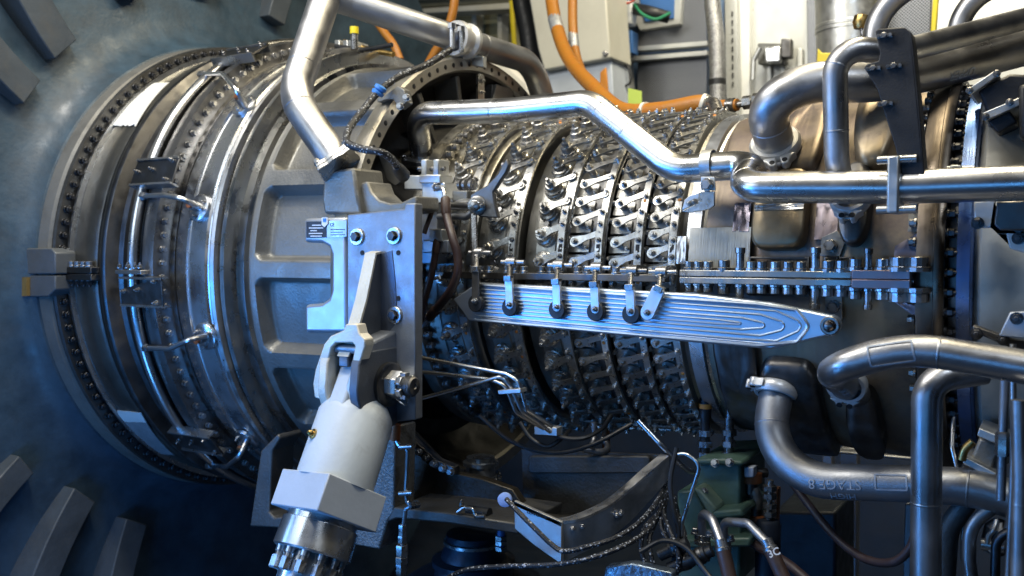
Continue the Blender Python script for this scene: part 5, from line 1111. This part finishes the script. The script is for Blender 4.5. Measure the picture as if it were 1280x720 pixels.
wallbox('slotted_column', 'white column with a row of dark slots', 'column', [(905,-40),(920,-40),(924,160),(908,160)], 4.35, .12, PANELW)
for k in range(9):
    o = MB().hull3([at(914.3+.1*k,14+11*k,4.345), at(916+.1*k,14+11*k,4.345), at(916+.1*k,20+11*k,4.345), at(914.3+.1*k,20+11*k,4.345)], (0,.004,0)).build('slot', BLACK)
    o.parent = bpy.data.objects['slotted_column']
wallbox('door_jamb', 'bright door jamb between the slotted column and the latch door', 'door jamb', [(922,-40),(936,-40),(938,160),(925,160)], 4.4, .1, mat('bright_jamb', (.74,.74,.70), .2, .35, .1, 5))
dr = thing('access_door', 'pale metal access door with a latch and pressed ribs', 'door', at(975, 150, 4.45))
MB().hull3([at(*p, 4.47) for p in ((938,-40),(1016,-40),(1018,165),(940,165))], (0,.06,0)).build('leaf', PANELW, dr, .004)
for x in (957, 974, 996): MB().hull3([at(*p, 4.44) for p in ((x,60),(x+7,60),(x+8,160),(x+1,160))], (0,.04,0)).build('rib', PANELW, dr, .006)
MB().hull3([at(*p, 4.40) for p in ((947,54),(982,54),(982,80),(947,80))], (0,.05,0)).build('latch_plate', mat('latch_shade', (.12,.12,.11), .5, .4), dr, .004)
MB().hull3([at(*p, 4.36) for p in ((954,58),(976,57),(976,78),(956,79))], (0,.04,0)).build('latch_body', BRIGHT, dr, .01)
MB().tube(fillet([at(950,60,4.34), at(942,75,4.34), at(941,100,4.34)], .03, 5), .012).build('latch_lever', GALV, dr)
MB().hull3([at(*p, 4.36) for p in ((976,48),(989,48),(989,72),(976,72))], (0,.05,0)).build('handle', DARKST, dr, .006)
wallbox('perforated_strip', 'narrow perforated sheet strip left of the round duct', 'sheet', [(1008,-40),(1020,-40),(1022,170),(1010,170)], 4.4, .03, PERF)
wl2 = wallbox('rear_panel', 'pale panel wall behind the duct and arched pipes at the top right', 'panel', [(1018,-80),(1420,-80),(1420,150),(1020,180)], 4.75, .1, PANELW)
du = thing('round_duct', 'upright round metal duct with a seam band near the top', 'duct', at(1060, 80, 3.9))
q0, q1 = at(1062,76,3.9), at(1058,-60,3.9); rd = pxr(78, q0)
MB().cyl(q0, q1, rd, n=48).build('shell', GALV, du)
for py in (34, 39): 
    q = at(1060.5,py,3.9); MB().turn(frame(q, V((0,0,1))), [(rd*.99,-.01), (rd*1.015,-.006), (rd*1.015,.006), (rd*.99,.01)], 48, False).build('seam_band', GALV, du)
wallbox('yellow_guard', 'torn looking yellow guard plate under the round duct', 'guard', [(1022,60),(1027,66),(1050,66),(1046,80),(1030,92),(1020,88)], 3.7, .02, YELLOW)
wallbox('mesh_guard', 'grey perforated panel inside the arched pipe', 'panel', [(1088,-30),(1166,-30),(1162,60),(1086,80)], 4.0, .03, PERF)
wallbox('yellow_bar', 'upright yellow bar beside the perforated panel', 'bar', [(1168,-30),(1175,-30),(1170,40),(1163,40)], 3.95, .03, YELLOW)
wallbox('yellow_bar', 'short yellow bar seen below the thick riser pipe', 'bar', [(1176,98),(1182,97),(1184,114),(1178,115)], 3.9, .03, YELLOW)
wallbox('mesh_guard', 'perforated panel patch between riser pipe and crossover pipe', 'panel', [(1054,112),(1082,108),(1084,150),(1056,150)], 3.6, .03, PERF)
bt = thing('brass_fitting', 'small brass fitting standing in front of the round duct', 'fitting', at(1077, 40, 3.0)); MB().turn(frame(at(1076,28,3.0), V((.1,0,1))), [(.018,-.02), (.026,0), (.022,.02), (.012,.024)], 10).build('cap', BRASS, bt); MB().cyl(at(1077,30,3.0), at(1079,44,3.0), .008).build('stem', NUT, bt)
t, pts, r = hose('corrugated_hose', 'thin corrugated steel hose lying behind the clamp of the riser pipe', [(985,147,2.75),(1005,143,2.75),(1028,140,2.75)], 7, STEELBRAID, 'hose', 1)
# pipes and rails low behind the engine
for lab, P, y in (('dark panel rail low behind the stage pipe', [(1005,560),(1140,572),(1140,576),(1005,563)], 3.4), ('upright dark steel post behind the stage pipe', [(1050,560),(1072,560),(1070,760),(1048,760)], 3.6), ('upright dark steel post left of the drop pipe', [(1131,630),(1140,630),(1138,760),(1128,760)], 2.8), ('wide upright dark post below the combustor casing', [(1028,560),(1040,560),(1040,760),(1026,760)], 3.9)):
    wallbox('steel_rail', lab, 'rail', P, y, .06, PIPEM)
wallbox('cable_tray', 'dark blue tray box standing low behind the green gearbox', 'box', [(965,640),(1045,640),(1045,760),(960,760)], 3.0, .3, mat('tray_blue', (.014,.022,.034), .1, .45), .01)
wallbox('rust_post', 'rusty red upright strip beside the valve stem', 'post', [(968,610),(973,610),(970,690),(965,690)], 2.6, .03, COPPER)
wallbox('foil_sheet', 'crumpled bluish foil sheet at the bottom edge under the scoop', 'sheet', [(757,708),(790,704),(840,716),(842,740),(750,740)], 1.9, .03, mat('crumpled_foil', (.26,.32,.38), .7, .25, .5, 20, bump=1, bscale=35))
# ------------------------------------------------------------------ camera, lamps, world
cd = bpy.data.cameras.new('camera'); cam = bpy.data.objects.new('camera', cd); C.objects.link(cam)
cam.location = CAM; cam.rotation_euler = (PI/2+PIT, 0, TH); cd.sensor_width = 36; cd.lens = F/1280*36; cd.clip_end = 100; cd.clip_start = .05
bpy.context.scene.camera = cam
cd.dof.use_dof = True; cd.dof.focus_distance = 2.1; cd.dof.aperture_fstop = 3.2
def lamp(name, loc, target, size, energy, col, sy=None, spread=180):
    l = bpy.data.lights.new(name, 'AREA'); l.shape = 'RECTANGLE'; l.size = size; l.size_y = sy or size; l.energy = energy; l.color = col; l.spread = math.radians(spread)
    o = bpy.data.objects.new(name, l); C.objects.link(o); o.location = loc
    o.rotation_euler = (V(target)-V(loc)).to_track_quat('-Z', 'Y').to_euler(); return o
lamp('warm_front_lamp', (-1.3, .9, 2.4), (-1.1, 2.15, .25), 1.1, 48, (1, .96, .86), .12)
lamp('warm_reflection_fill', (-1.95, .95, 1.7), (-1.0, 2.1, .2), 1.3, 30, (1, .98, .93), .55)  # added, unseen: gives the upper lever rows a bright panel to reflect
lamp('cool_reflection_fill', (-2.15, .15, .75), (-1.0, 2.05, .05), 1.2, 11, (.72, .86, 1), .6)  # added lower down, unseen, so levers near axis height reflect bright
lamp('warm_ceiling_lamp', (-.5, 2.5, 2.9), (-.9, 2.5, 0), 2.0, 90, (1, .87, .60), .25)
lamp('blue_work_lamp', (-2.9, -.3, -.35), (-1.65, 1.75, -.05), 1.4, 9, (.05, .30, 1), .7, 75)
lamp('blue_front_lamp', (-.9, -.9, -.3), (-.9, 2.0, -.05), 2.4, 11, (.10, .40, 1), .5)
lamp('blue_glare_fill', (-3.4, .15, .0), (-2.0, 1.8, 0), .7, 20, (.35, .62, 1), .4)  # added out of view to put a blue-white glare on the inlet bands
lamp('blue_low_fill', (-2.0, .3, -1.35), (-2.8, 1.9, -.7), .7, 13, (.08, .36, 1), .5)  # added blue fill for the lower housing, its source unseen
lamp('right_glint_fill', (1.0, .3, 2.3), (-.3, 2.2, .3), 1.0, 26, (.78, .88, 1), .10)  # added strip that brightens the right-hand pipes and puts glints on them
lamp('back_wall_lamp', (-.4, 3.7, 2.5), (-.4, 4.9, 1.2), 2.0, 46, (1, .94, .78), .6, 110)
w = bpy.data.worlds.new('World'); bpy.context.scene.world = w; w.use_nodes = True
w.node_tree.nodes['Background'].inputs[0].default_value = (.30, .45, .75, 1); w.node_tree.nodes['Background'].inputs[1].default_value = .005
vs_ = bpy.context.scene.view_settings; vs_.view_transform = 'Standard'; vs_.look = 'None'; vs_.exposure = -.12; vs_.gamma = 1
cy = bpy.context.scene.cycles; cy.diffuse_bounces = 1; cy.max_bounces = 6
